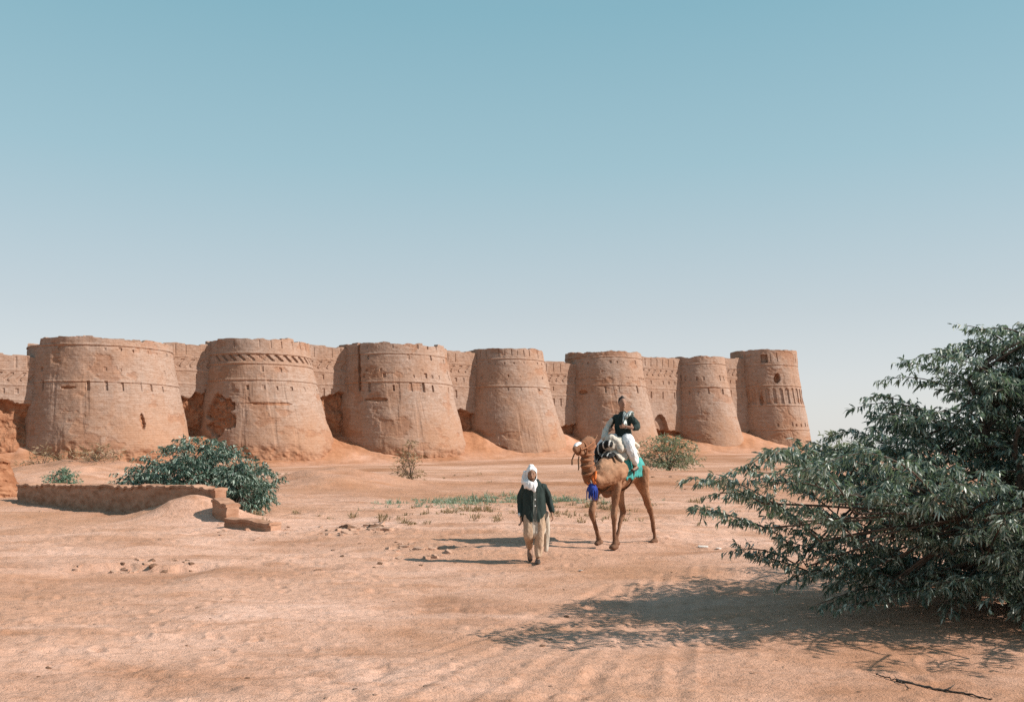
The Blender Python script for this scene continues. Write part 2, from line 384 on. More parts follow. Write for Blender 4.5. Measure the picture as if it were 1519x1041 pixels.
TOWERS = [
 ('leftmost and widest round bastion, beyond the low wall and small teal bush', dict(parapet=510, slits=[(518, 4, .45, 3.0, .35), (548, 4, .5, 3.2, .4), (573, 11, .45, 3.1, .55)], lines=[511, 565], holes=[(6.2, 7.6, .4, 1.6, .6), (-6.5, 14.5, 1.6, .3, .25)], ruin=.9, cut=[(-1.6, -.93, 1.6), (-.35, -.12, -.25)])),
 ('second bastion from left, slanting notches under its rim, dark hollow at lower left', dict(parapet=523, slits=[(510, 10, .3, 2.6, .22), (548, 6, .5, 4.4, .55), (576, 5, .45, 3.0, .4)], zig=[(531, 9, 2.0, .45)], lines=[524, 539, 563], holes=[(-8.5, 9.5, 3.4, 4.2, 1.0), (1.5, 12.2, 5, .3, .22)], ruin=.5, cut=[(.45, .75, -.5)], flare=1.25)),
 ('third bastion from left, long vertical crack on its shaded left side, row of slit openings', dict(parapet=518, slits=[(514, 4, .35, 3.0, .3), (530, 5, .45, 3.1, .4), (557, 5, .6, 2.4, .35), (549, 3, .5, 3.3, .3), (575, 11, .5, 3.1, .6)], lines=[524, 566], holes=[(-8.6, 22.0, .45, 5.5, .8), (-4.5, 14, 2.5, .4, .4)], ruin=.6, cut=[(.55, .95, .5)])),
 ('fourth bastion from left, set-back drum top with grooved parapet above a smooth red flaring foot', dict(parapet=531, slits=[(523, 10, .28, 1.7, .22), (538, 3, .5, 2.3, .35), (559, 3, .4, 3.4, .3), (578, 3, .5, 2.6, .35)], lines=[532, 573], holes=[(-4.5, 2.4, 2.6, .8, .5)], ruin=.2, flare=1.15)),
 ('fifth bastion from left, directly behind the camel rider', dict(parapet=528, slits=[(537, 4, .6, 2.0, .35), (578, 9, .5, 3.0, .4), (561, 2, 1.0, 1.5, .3)], lines=[529, 571], holes=[(-6.0, 18.0, 1.2, .6, .6), (-9.5, 11, .5, 2.5, .6)], ruin=.45, flare=1.2)),
 ('slim bastion second from right, two rows of slits, sunlit right half', dict(parapet=538, slits=[(561, 6, .6, 1.7, .45), (581, 6, .5, 2.3, .4)], lines=[539, 574], ruin=.5, flare=1.3)),
 ('rightmost bastion, open window under its rim and a band of tall blind niches', dict(parapet=540, slits=[(531, 10, .3, 2.0, .2), (630, 5, .5, 1.9, .4)], lines=[541, 572, 601, 637], arches=[(575, 598, 2.0)], windows=[(.2, 526, 538, 2.0)], holes=[(3.6, 24.0, 1.0, 1.5, 1.3), (-1.8, 17.5, .6, 2.4, .5)], ruin=.2, flare=1.0)),
]
for i, (sp, (lab, ft)) in enumerate(zip(TW, TOWERS)): make_tower(i, sp, lab, ft)

def make_curtain(idx, a, b, rim, label, erode_z, arch=False):
    ax, ay = a; bx, by = b
    L = math.hypot(bx-ax, by-ay); ux, uy = (bx-ax)/L, (by-ay)/L; nx, ny = uy, -ux       # normal to the camera side
    fwd = 6.0 if idx == 0 else 2.6
    mx, my = (ax+bx)/2, (ay+by)/2
    dm = my-fwd
    ztop, z0 = Z_at(rim, dm), -3.0
    t = thing('curtain_wall', label, 'fort wall', (mx, my, 0), math.atan2(uy, ux), 'brick curtain walls between the bastions')
    s = np.linspace(-L/2, L/2, int(L/.2)); nrow = int((ztop-z0)/.2)
    zpar = ztop-3.2
    def surf(zs, top=None):
        S, Z = np.meshgrid(s, zs, indexing='ij')
        if top is not None: Z = zs[0]+(Z-zs[0])/(zs[-1]-zs[0])*(top[:, None]-zs[0])
        off = .12*fbm(S*.25+idx*13, Z*.2, seed=80+idx) + .03*fbm(S*1.8, Z*1.8, seed=81+idx, octv=3) + (ztop-Z)*.035
        zb = erode_z+.9*fbm(S*.35+idx*7, S*0, seed=82, octv=4)
        m = sstep(.25, -.25, Z-zb); er = m*.9
        off = off-m*(1.5+.7*fbm(S*.5, Z*.5, seed=83+idx, octv=4)) + sstep(6.5, 1.0, Z)*2.4
        if arch:
            q = ((S-1.0)/3.4)**2; m2 = (Z < 4+8.5*np.sqrt(np.clip(1-q, 0, 1))) & (q < 1); off = off-m2*1.6
        for zc, hh, w, sp, dep in ((ztop-1.6, 1.1, .28, 2.2, .25), (ztop-7.4, .5, .5, 2.3, .35), (ztop-11.2, 1.0, .5, 2.2, .4)):
            k = np.round(S/sp); off = off-((np.abs(S-k*sp) < w/2) & (np.abs(Z-zc) < hh))*dep*.6*(Z > zb)*(_h(k, k*0+int(zc), k*0, 14) > -.5)
        zc = ztop-4.6; u = ((S-np.abs(Z-zc+.5)*.9)/2.2) % 1.0; off = off-((u < .34) & (np.abs(Z-zc) < .85))*.22
        for zc in (ztop-3.2, ztop-6.2, ztop-9.2): off = off+np.where(np.abs(Z-zc) < .17, .09, 0)
        V = np.stack([S, -(fwd+off), Z], -1)                  # local -Y faces the camera side
        return V, er, np.stack([S, Z], -1)
    zs = np.linspace(z0, zpar, int((zpar-z0)/.2)); V, er, uv = surf(zs); n, m = V.shape[:2]
    link_mesh('wall', V.reshape(-1, 3), grid_faces(n, m), BRICK, t, False, uv.reshape(-1, 2), {'erode': er.ravel()})
    blocks = np.floor(s/1.6); top = ztop+.22*fbm(s*.3, s*0, idx, seed=85)-.25*(_h(blocks, blocks*0, blocks*0+idx, 9) > .6)
    zs = np.linspace(zpar+.003, ztop, 18); V, er, uv = surf(zs, top)
    back = V[:, -1].copy(); back[:, 1] += 3.5; dn = back.copy(); dn[:, 2] = z0
    V = np.concatenate([V, back[:, None], dn[:, None]], 1); er = np.concatenate([er, er[:, :2]*0], 1); uv = np.concatenate([uv, uv[:, -1:]+[0, 3.5], uv[:, -1:]+[0, 20]], 1)
    n, m = V.shape[:2]
    link_mesh('parapet', V.reshape(-1, 3), grid_faces(n, m), BRICK, t, False, uv.reshape(-1, 2), {'erode': er.ravel()})
CW = [(524, 'leftmost fort wall at the photo edge, lower half crumbled to red brick', 11.5, False),
      (508, 'fort wall between the widest bastion and the notched second bastion, hollowed lower half', 14.6, False),
      (514, 'fort wall between the notched bastion and the cracked third bastion', 15.0, False),
      (521, 'narrow sunlit fort wall right of the cracked third bastion', 12.0, False),
      (537, 'narrow fort wall left of the bastion behind the rider', 9.0, False),
      (530, 'fort wall just right of the camel rider with arched hollow low down', 8.0, True),
      (531, 'narrow sunlit fort wall left of the rightmost bastion', 7.0, False)]
for i, (rim, lab, ez, ar) in enumerate(CW): make_curtain(i, WALL[i], WALL[i+1], rim, lab, ez, ar)

# ------------------------------------------------------------------ low ruined wall on the left
def slab_wall(name, label, cat, a, b, za, zb, thick, seed, broken=0.0, low=0.0, group=None):
    ax, ay = a; bx, by = b; L = math.hypot(bx-ax, by-ay)
    t = thing(name, label, cat, (ax, ay, 0), math.atan2(by-ay, bx-ax), group)
    n = max(12, int(L/.06)); s = np.linspace(0, L, n)
    prof = []
    top = za+(zb-za)*s/L+(.03 if L > 3 else .06)*fbm(s*2, s*0, seed, seed=seed, octv=4)
    bl = np.floor(s/.24); top = top-.04*(_h(bl, bl*0, bl*0, seed) > .5)
    if broken: top = top-broken*sstep(L-.9, L, s+.25*fbm(s*3, s*0, seed=seed))
    rows = np.linspace(-.35, 1, 14)
    F0 = np.stack([np.stack([s, -thick/2+.025*fbm(s*3, s*0+r*4, seed=seed+1)+.03*(1-r)*0, -.3+(top+.3)*(r+.35)/1.35-.06], -1) for r in rows], 1)
    F1 = np.stack([np.stack([s, thick/2+.025*fbm(s*3, s*0+r*4, seed=seed+2), -.3+(top+.3)*(r+.35)/1.35-.06], -1) for r in rows[::-1]], 1)
    V = np.concatenate([F0, F1], 1); n, m = V.shape[:2]
    F = grid_faces(n, m); faces = [tuple(f) for f in F]
    faces += [tuple(range(m-1, -1, -1)), tuple((n-1)*m+j for j in range(m))]
    link_mesh('wall', V.reshape(-1, 3), faces, BRICK_LOW, t, False)
    # coping course, standing proud
    ov = thick/2+.035
    C = np.stack([np.stack([s, s*0+yy+.02*fbm(s*4, s*0+yy, seed=seed+4), top+zz+.015*fbm(s*6, s*0+yy, seed=seed+5)], -1) for yy, zz in ((-ov, -.07), (-ov, 0), (0, .02), (ov, 0), (ov, -.07))], 1)
    n, m = C.shape[:2]; faces = [tuple(f) for f in grid_faces(n, m, False)]+[tuple(i*m+j for j in (0, 4)) + ((i+1)*m+4, (i+1)*m) for i in range(n-1)]
    faces += [tuple(range(m-1, -1, -1)), tuple((n-1)*m+j for j in range(m))]
    link_mesh('coping', C.reshape(-1, 3), faces, BRICK_LOW, t, False)
    return t
slab_wall('low_wall', 'long low mud brick wall with shaded face, in front of the green bush', 'wall', (-18.7, 36.0), (-8.15, 26.4), .70, .99, .34, 3, .06)
slab_wall('wall_stub', 'short broken step of wall at the end of the long low wall', 'wall', (-7.95, 25.5), (-7.38, 24.95), .66, .62, .36, 11, .0)
slab_wall('foundation_remnant', 'crumbled ankle high wall remnant nearest the path, with a dark gap below the bush', 'wall', (-7.05, 23.6), (-5.72, 22.85), .30, .26, .34, 17, .03)

def brick_heap(name, label, x, y, w, d, hgt_, seed):
    t = thing(name, label, 'ruin', (x, y, zg(x, y)-.25), R(-12))
    n = 70; u = np.linspace(0, 2*math.pi, n, endpoint=False); r = np.linspace(0, 1, 34); V = []
    for a in u:
        for q in r:
            k = 1.0 if q > .45 else q/.45                      # flat broken top, steep sides
            ex = .78 if q <= .45 else .78+.30*(q-.45)/.55
            se = (abs(math.cos(a))**4+abs(math.sin(a))**4)**-.25
            V.append((w*.5*se*ex*k*math.cos(a), d*.5*se*ex*k*math.sin(a), (hgt_+.25)*(1 if q <= .45 else 1-(q-.45)/.55)))
    V = np.array(V); nz = fbm(V[:, 0]*1.6, V[:, 1]*1.6, V[:, 2]*2.6, seed=seed, octv=5); st = np.floor(V[:, 2]/.11)
    k = 1+.13*nz+.05*_h(st, st*0, st*0, seed); V[:, 0] *= k; V[:, 1] *= k; V[:, 2] *= 1+.22*fbm(V[:, 0]*1.1, V[:, 1]*1.1, seed=seed+1, octv=4)
    link_mesh('rubble_core', V, grid_faces(n, 34, True), BRICK, t, False, V[:, [0, 2]], {'erode': np.ones(len(V))})
brick_heap('brick_ruin', 'crumbled red brown brick ruin at the left edge, beside the end of the low wall', -21.6, 38.4, 2.7, 1.8, 1.15, 5)

# ------------------------------------------------------------------ plants
def tube_mesh(paths, sides=5):
    V, F = [], []
    for P, rad in paths:
        P = np.asarray(P, float); n = len(P); base = len(V)
        tang = np.gradient(P, axis=0); tang /= np.linalg.norm(tang, axis=1)[:, None]+1e-9
        ref = np.array([0.31, .21, .93]); 
        for i in range(n):
            u = np.cross(tang[i], ref); u /= np.linalg.norm(u)+1e-9; w = np.cross(tang[i], u)
            for k in range(sides):
                a = 2*math.pi*k/sides; V.append(P[i]+rad[i]*(math.cos(a)*u+math.sin(a)*w))
        for i in range(n-1):
            for k in range(sides):
                F.append((base+i*sides+k, base+i*sides+(k+1) % sides, base+(i+1)*sides+(k+1) % sides, base+(i+1)*sides+k))
    return np.array(V), np.array(F)
def bez(a, b, c, n): 
    t = np.linspace(0, 1, n)[:, None]; return (1-t)**2*a+2*t*(1-t)*b+t*t*c
def woody(name, label, cat, x, y, env, sprays, leafmat, twig_len=(.12, .38), twig_gap=.07, frond=(.09, .17), fw=.034, fronds=7, limbs=9, trunk_r=.07,
          spray_len=(.7, 1.3), droop=.75, seed=1, group=None, bark=BARK, lobes=.22, side_gap=None, rim_tone=.25, inner=.35, extra_tips=()):
    rng = np.random.default_rng(seed)
    z0 = zg(x, y); t = thing(name, label, cat, (x, y, z0-.03), 0, group)
    ez = np.array([e[0] for e in env]); er = np.array([e[1] for e in env])
    H = ez[-1]
    def rmax(z, az): return np.interp(z, ez, er)*(1+lobes*float(fbm(math.cos(az)*1.6+seed, math.sin(az)*1.6, z*1.3/H*3, seed=90+seed, octv=3)))
    paths = []; nodes = []
    for i in range(limbs):
        az = 2*math.pi*(i+rng.uniform(-.3, .3))/limbs; z = H*rng.uniform(.35, .85)
        r = rmax(z, az)*rng.uniform(.45, .7)
        e = np.array([r*math.cos(az), r*math.sin(az), z]); s = np.array([rng.normal(0, .10), rng.normal(0, .10), 0.0])
        m = (s+e)/2+np.array([-.15*e[0], -.15*e[1], .12*H])*rng.uniform(.2, 1.0)
        P = bez(s, m, e, 12)+rng.normal(0, .015*H/3, (12, 3))
        paths.append((P, np.linspace(trunk_r, trunk_r*.28, 12))); nodes += list(P[4:])
    nodes = np.array(nodes)
    weights = np.interp(np.linspace(ez[0], H, 60), ez, er); zz = np.linspace(ez[0], H, 60)
    Q = []; tones = []
    VB, FB, TB = [], [], []
    tips = []
    for i in range(sprays):
        z = rng.choice(zz, p=weights/weights.sum())+rng.uniform(-.03, .03)*H
        az = rng.uniform(0, 2*math.pi); rm = rmax(z, az)
        if rng.uniform() < inner: r = rm*rng.uniform(.25, .75)
        else: r = rm*rng.uniform(.75, 1.06)
        tips.append((r*math.cos(az), r*math.sin(az), z, None))
    for q in extra_tips: tips.append(q+(1,))
    for (tx, ty, tz, ex) in tips:
        tip = np.array([tx, ty, tz]); r = math.hypot(tx, ty)+1e-6; out = np.array([tx/r, ty/r, 0])
        L = rng.uniform(*spray_len)*(1.3 if ex else 1)
        L = min(L, max(.25*spray_len[0], r*.9+.3*spray_len[0]))
        st = tip-out*L*.9+np.array([rng.normal(0, .18*L), rng.normal(0, .18*L), -L*rng.uniform(.15, .5)])
        st[2] = max(st[2], .12*H)
        mid = (st+tip)/2+np.array([rng.normal(0, .08*L), rng.normal(0, .08*L), L*rng.uniform(.05, .38)])
        P = bez(st, mid, tip, 9)
        j = np.argmin(((nodes-st)**2).sum(1)+.3*rng.uniform(size=len(nodes)))
        nd = nodes[j]; lk = bez(nd, (nd+st)/2+np.array([0, 0, .05*L]), st, 5)
        paths.append((np.vstack([lk[:-1], P]), np.linspace(trunk_r*.22, trunk_r*.05, 13)))
        # twigs left and right of the spray
        n = max(4, int(L/twig_gap)); ts = np.linspace(.12, 1, n)
        tg = np.gradient(P, axis=0); tg /= np.linalg.norm(tg, axis=1)[:, None]
        for k, tt in enumerate(ts):
            f = tt*8; i0 = min(int(f), 7); p = P[i0]*(1-f+i0)+P[i0+1]*(f-i0); d0 = tg[i0]
            side = np.cross(d0, (0, 0, 1)); side /= np.linalg.norm(side)+1e-6
            sg = 1 if k % 2 else -1
            td = d0*rng.uniform(.25, .9)+side*sg*rng.uniform(.5, 1.1)+np.array([0, 0, rng.uniform(-.45, .55)])
            if k == n-1: td = d0
            td /= np.linalg.norm(td); tl = rng.uniform(*twig_len)*(1-.45*tt)
            m = max(2, int(fronds*tl/twig_len[1]))
            u = rng.uniform(.15, 1.0, m)[:, None]; base = p+td*tl*u+np.array([0, 0, -.12*tl])*u*u
            rnd = rng.normal(0, .42, (m, 3))
            fd = td*.55+rnd+side*sg*.15; fd[:, 2] -= droop*rng.uniform(.4, 1.3, m)
            fd /= np.linalg.norm(fd, axis=1)[:, None]
            fl = rng.uniform(*frond, m)[:, None]
            wv = np.cross(fd, rng.normal(0, 1, (m, 3))); wv /= np.linalg.norm(wv, axis=1)[:, None]+1e-6
            W = wv*fw*rng.uniform(.7, 1.25, (m, 1))*.5
            sag = np.array([0, 0, -1.0])*fl*.22*droop
            b1 = base+fd*fl*.5+sag*.25; b2 = base+fd*fl+sag
            VB.append(np.stack([base-W*.3, base+W*.3, b1+W, b1-W, b2+W*.25, b2-W*.25], 1).reshape(-1, 3))
            tn = np.clip(.50+rng.normal(0, .30, (m, 1))+rim_tone*(rng.uniform()-.5), 0, 1); TB.append(np.repeat(tn, 6, 1).ravel())
            paths_tw.append((np.array([p, p+td*tl*.5+[0, 0, -.03*tl], p+td*tl+[0, 0, -.12*tl]]), np.array([.16, .11, .05])*trunk_r*.35)) if False else None
    V = np.vstack(VB); nb = len(V)//6
    b = np.arange(nb)[:, None]*6
    F = np.concatenate([b+np.array([[0, 1, 2, 3]]), b+np.array([[3, 2, 4, 5]])], 0)
    V[:, 2] = np.maximum(V[:, 2], .04)
    link_mesh('crown', V, F, leafmat, t, False, attr={'tone': np.concatenate(TB)})
    TV, TF = tube_mesh(paths, 5); link_mesh('trunk', TV, TF, bark, t, True)
    return t

# the big mesquite at the right: layered sprays, long low boughs reaching left
TX, TY = 6.35, 11.6
tips = []
rng = np.random.default_rng(5)
def spray_tip(px, py, Y): tips.append((X_at(px, Y)-TX, Y-TY, Z_at(py, Y)))
for px, py, Y in ((1022, 712, 10.1), (1034, 757, 10.6), (1060, 735, 10.3), (1085, 772, 11.2), (1095, 700, 10.4), (1130, 690, 11.3), (1062, 705, 9.8), (1110, 690, 9.6), (1150, 675, 9.3), (1130, 725, 9.9), (1190, 700, 9.4), (1170, 745, 10.0), (1220, 690, 9.2), (1150, 668, 12.0), (1195, 655, 11.6), (1175, 722, 10.8), (1160, 800, 11.2), (1180, 838, 10.9),
                  (1120, 740, 11.4), (1110, 715, 12.4), (1230, 648, 12.2), (1140, 765, 11.9), (1200, 690, 11.0), (1215, 815, 11.4), (1240, 870, 10.8), (1260, 900, 10.6), (1195, 770, 10.7),
                  (1272, 606, 11.6), (1290, 590, 12.0), (1310, 565, 11.7), (1336, 540, 11.5), (1350, 536, 12.3), (1400, 520, 11.4), (1430, 484, 11.8), (1450, 492, 11.4), (1480, 488, 12.0), (1500, 505, 11.3), (1420, 515, 12.2), (1375, 530, 11.0), (1300, 640, 11.1), (1285, 665, 11.9), (1320, 615, 10.8)):
    spray_tip(px, py, Y)
woody('mesquite_tree', 'large dark green mesquite tree with drooping leaves reaching the ground at the right edge', 'tree', TX, TY,
      [(.10, 2.2), (.5, 2.5), (.9, 2.7), (1.25, 3.3), (1.6, 3.4), (2.0, 2.35), (2.4, 1.75), (2.8, 1.40), (3.1, 1.05), (3.4, .55)],
      520, LEAF_TREE, twig_len=(.12, .34), twig_gap=.052, frond=(.035, .10), fw=.020, fronds=27, limbs=12, trunk_r=.075, spray_len=(.75, 1.4), droop=.8, seed=3, inner=.30, lobes=.32, extra_tips=tips)

BUSH_ENV = lambda h, r: [(.03*h, r*.82), (.25*h, r), (.5*h, r*.93), (.75*h, r*.68), (.92*h, r*.36), (h, r*.1)]
woody('green_bush', 'wide dark green bush behind the long low wall', 'bush', -10.7, 32.3, BUSH_ENV(2.45, 2.75), 300, LEAF_BUSH, twig_len=(.15, .5), twig_gap=.09, frond=(.07, .16), fw=.034, fronds=22, limbs=9, trunk_r=.06, spray_len=(.6, 1.2), droop=.7, seed=11, lobes=.2)
woody('green_bush', 'smaller dark bush filling the gap beside the broken wall step', 'bush', -8.05, 27.7, BUSH_ENV(1.75, .95), 110, LEAF_BUSH, twig_len=(.12, .35), twig_gap=.08, frond=(.07, .15), fw=.032, fronds=18, limbs=6, trunk_r=.04, spray_len=(.4, .8), droop=.8, seed=12)
woody('green_bush', 'small pale teal bush behind the left half of the low wall, under the widest bastion', 'bush', X_at(92, 46), 46, BUSH_ENV(1.15, .95), 80, LEAF_TEAL, twig_len=(.12, .35), twig_gap=.12, frond=(.10, .2), fw=.045, fronds=9, limbs=6, trunk_r=.03, spray_len=(.3, .7), droop=.3, seed=13)
woody('olive_bush', 'spreading olive green bush behind the camel', 'bush', X_at(992, 84), 84, BUSH_ENV(3.4, 3.3), 150, LEAF_OLIVE, twig_len=(.3, .8), twig_gap=.22, frond=(.14, .36), fw=.06, fronds=11, limbs=8, trunk_r=.06, spray_len=(.9, 1.8), droop=.35, seed=14, lobes=.3)
woody('olive_bush', 'green bush far off beside the foot of the rightmost bastion', 'bush', X_at(1236, 95), 95, BUSH_ENV(3.9, 3.0), 120, LEAF_OLIVE, twig_len=(.3, .8), twig_gap=.28, frond=(.3, .6), fw=.14, fronds=6, limbs=8, trunk_r=.06, spray_len=(.9, 1.8), droop=.35, seed=15)
woody('dry_shrub', 'dry brown upright shrub left of the walking man under the third bastion', 'shrub', X_at(607, 54), 54, BUSH_ENV(2.3, .95), 55, LEAF_DRY, twig_len=(.2, .5), twig_gap=.2, frond=(.14, .3), fw=.05, fronds=5, limbs=7, trunk_r=.03, spray_len=(.4, .9), droop=.1, seed=16)
woody('dry_shrub', 'dry straggly shrub at the foot of the widest bastion', 'shrub', X_at(62, 62), 62, BUSH_ENV(1.6, 1.6), 45, LEAF_DRY, twig_len=(.2, .6), twig_gap=.25, frond=(.2, .4), fw=.05, fronds=5, limbs=7, trunk_r=.03, spray_len=(.4, .9), droop=.1, seed=17)
woody('dry_shrub', 'low dry shrub between the low wall and the second bastion', 'shrub', X_at(142, 60), 60, BUSH_ENV(1.2, 1.7), 40, LEAF_DRY, twig_len=(.2, .6), twig_gap=.25, frond=(.2, .4), fw=.05, fronds=5, limbs=7, trunk_r=.03, spray_len=(.4, .9), droop=.1, seed=18)

def grass_patch(name, label, pts, mat, hrange, w, seed, spread):
    rng = np.random.default_rng(seed); V, T = [], []
    for (px, py, n, sx, sy) in pts:
        X0, Y0 = gp(px, py)
        for k in range(n):
            cx, cy = X0+rng.normal(0, sx), Y0+rng.normal(0, sy); cz = zg2(cx, cy)
            cl = float(fbm(cx*.9, cy*.9, seed=33, octv=3))
            if cl < -.05: continue
            m = int(rng.integers(8, 16)*(1+1.2*cl)); az = rng.uniform(0, 2*math.pi, m); ln = rng.uniform(*hrange, m)*rng.uniform(.5, 1.1)*(.7+.9*max(cl, 0))
            lean = rng.uniform(.2, 1.2, m)*spread
            d = np.stack([np.cos(az)*lean, np.sin(az)*lean, np.ones(m)], -1); d /= np.linalg.norm(d, axis=1)[:, None]
            b = np.stack([cx+rng.normal(0, .06, m), cy+rng.normal(0, .06, m), np.full(m, cz-.01)], -1)
            sd = np.stack([-np.sin(az), np.cos(az), 0*az], -1)*w*.5*rng.uniform(.6, 1.3, (m, 1))
            mid = b+d*ln[:, None]*.55; tip = b+d*ln[:, None]; tip[:, 2] -= ln*.18*lean
            V.append(np.stack([b-sd*.6, b+sd*.6, mid+sd, mid-sd, tip+sd*.2, tip-sd*.2], 1).reshape(-1, 3)); T.append(np.repeat(np.clip(rng.normal(.5, .22, m), 0, 1), 6))
    V = np.vstack(V); b = np.arange(len(V)//6)[:, None]*6
    F = np.concatenate([b+np.array([[0, 1, 2, 3]]), b+np.array([[3, 2, 4, 5]])], 0)
    o = link_mesh(name, V, F, mat, None, False, attr={'tone': np.concatenate(T)}); tag(o, label, 'ground cover', None, 'stuff'); return o
def zg2(x, y): return float(hgt(np.array([x]), np.array([y]), False)[0])
grass_patch('low_scrub', 'low teal green scrub growing in a strip behind the walking man', [(745, 741, 150, 1.2, 2.0), (700, 744, 110, 1.1, 1.9), (830, 742, 160, 1.1, 1.8), (650, 748, 70, 1.4, 1.8), (600, 755, 50, 1.1, 1.5), (775, 736, 70, 1.4, 2.0), (960, 742, 30, 1.2, 1.2)], LEAF_SCRUB, (.08, .30), .022, 31, 1.6)
grass_patch('dry_grass', 'sparse dry grass around the scrub strip and mound feet', [(690, 768, 130, 2.2, 1.8), (780, 762, 120, 2.2, 2.0), (860, 752, 35, 1.6, 1.6), (600, 762, 30, 1.5, 1.2), (990, 748, 25, 2, 1.5), (560, 718, 20, 4, 4), (620, 712, 20, 3, 4), (130, 712, 25, 3, 3), (400, 702, 20, 5, 4), (1090, 742, 16, 2, 2)], LEAF_DRY, (.10, .26), .025, 32, 1.0)

# ------------------------------------------------------------------ rubble, twigs, scraps
import bmesh
def rock_mesh(seed, mat, sx, sy, sz):
    bm = bmesh.new(); bmesh.ops.create_cube(bm, size=1); bmesh.ops.subdivide_edges(bm, edges=bm.edges[:], cuts=3, use_grid_fill=True)
    for v in bm.verts:
        p = np.array(v.co); p = p*(1-.28*(np.linalg.norm(p)-.5)); n = float(fbm(p[0]*1.7+seed*5, p[1]*1.7, p[2]*1.7, seed=seed, octv=3))
        v.co = Vector(p*(1+.22*n))*1; v.co.x *= sx; v.co.y *= sy; v.co.z *= sz
    me = bpy.data.meshes.new('stone'); bm.to_mesh(me); bm.free(); me.materials.append(mat); return me
ROCKS = [rock_mesh(i, STONE, 1, .75, .55) for i in range(4)]; DROCKS = [rock_mesh(9+i, DARKSTONE, 1, .8, .6) for i in range(3)]
def rocks(n, px0, px1, py0, py1, size, pool, label, group, seed):
    rng = np.random.default_rng(seed)
    for i in range(n):
        px, py = rng.uniform(px0, px1), rng.uniform(py0, py1); x, y = gp(px, py)
        s = rng.uniform(*size)*rng.uniform(.6, 1.4)
        o = bpy.data.objects.new('stone', pool[rng.integers(len(pool))]); COL.objects.link(o)
        o.location = (x, y, zg(x, y)-.06*s); o.rotation_euler = (rng.normal(0, .2), rng.normal(0, .2), rng.uniform(0, 6.28)); o.scale = (s, s, s)
        tag(o, label, 'stone', group)
rocks(30, 468, 578, 783, 798, (.07, .22), ROCKS, 'brown brick stone in the rubble strip right of the ankle high wall remnant', 'rubble strip beside the wall remnant', 41)
rocks(9, 500, 580, 786, 792, (.12, .26), DROCKS, 'dark stone in the rubble strip right of the ankle high wall remnant', 'dark rubble beside the wall remnant', 42)
rocks(26, 580, 680, 808, 824, (.05, .16), ROCKS, 'brown stone in the rubble patch left of the walking man', 'rubble left of the walking man', 43)
rocks(16, 465, 700, 800, 850, (.035, .08), DROCKS, 'small dark pebble on open sand left of the walking man', 'dark pebbles left of the walking man', 44)
rocks(14, 110, 300, 826, 838, (.05, .14), ROCKS, 'brown stone along the little sand ledge below the long low wall', 'stones on the sand ledge', 45)
rocks(9, 160, 290, 828, 836, (.06, .13), DROCKS, 'dark stone along the little sand ledge below the long low wall', 'dark stones on the sand ledge', 46)
rocks(14, 10, 560, 870, 1025, (.014, .035), DROCKS, 'small dark pebble on the sand at lower left', 'dark pebbles at lower left', 47)
rocks(12, 700, 1000, 845, 1000, (.02, .055), DROCKS, 'small dark pebble on the rutted sand in front of the man', 'dark pebbles on the ruts', 48)
rocks(16, 318, 430, 782, 800, (.05, .15), ROCKS, 'brown brick stone scattered around the ankle high wall remnant', 'loose bricks around the wall remnant', 51)
rocks(12, 40, 250, 748, 758, (.07, .16), ROCKS, 'brown stone lying at the foot of the long low wall', 'stones at the low wall foot', 49)
rocks(10, 860, 1130, 700, 740, (.1, .25), DROCKS, 'dark stone on the open sand beyond the camel', 'dark stones beyond the camel', 50)
for i, (px, py, s, lab) in enumerate(((1043, 811, .16, 'pale flat scrap on the sand right of the camel, left of two'), (1066, 813, .11, 'pale flat scrap on the sand right of the camel, right of two'), (862, 842, .07, 'pale chip of stone on the sand in front of the camel'))):
    x, y = gp(px, py); o = bpy.data.objects.new('pale_scrap', rock_mesh(60+i, PALE, 1.3, .7, .18)); COL.objects.link(o)
    o.location = (x, y, zg(x, y)+.02); o.rotation_euler = (.1, .05, i*1.1); o.scale = (s, s, s); tag(o, lab, 'scrap')
def stick(pts, r, label, seed):
    P = np.array([[*gp(px, py), 0] for px, py in pts]); 
    for k in range(len(P)): P[k, 2] = zg(P[k, 0], P[k, 1])+.012
    o = thing('fallen_branch', label, 'branch', tuple(P[0]), 0, None); P = P-P[0]
    t = np.linspace(0, len(P)-1, 24); Q = np.stack([np.interp(t, np.arange(len(P)), P[:, k]) for k in range(3)], -1); Q += np.random.default_rng(seed).normal(0, .006, Q.shape)
    V, F = tube_mesh([(Q, np.linspace(r, r*.4, 24)), (bez(Q[11], Q[14]+[0, .06, .03], Q[16]+[.02, .2, .02], 6), np.linspace(r*.6, r*.25, 6))], 6)
    link_mesh('twig', V, F, BARK, o, True)
stick([(1330, 1008), (1385, 1018), (1425, 1024), (1472, 1034)], .014, 'long crooked dead stick on the sand at lower right', 1)
stick([(1300, 1000), (1330, 1008), (1352, 1022)], .007, 'thin dead twig beside the long stick at lower right', 2)

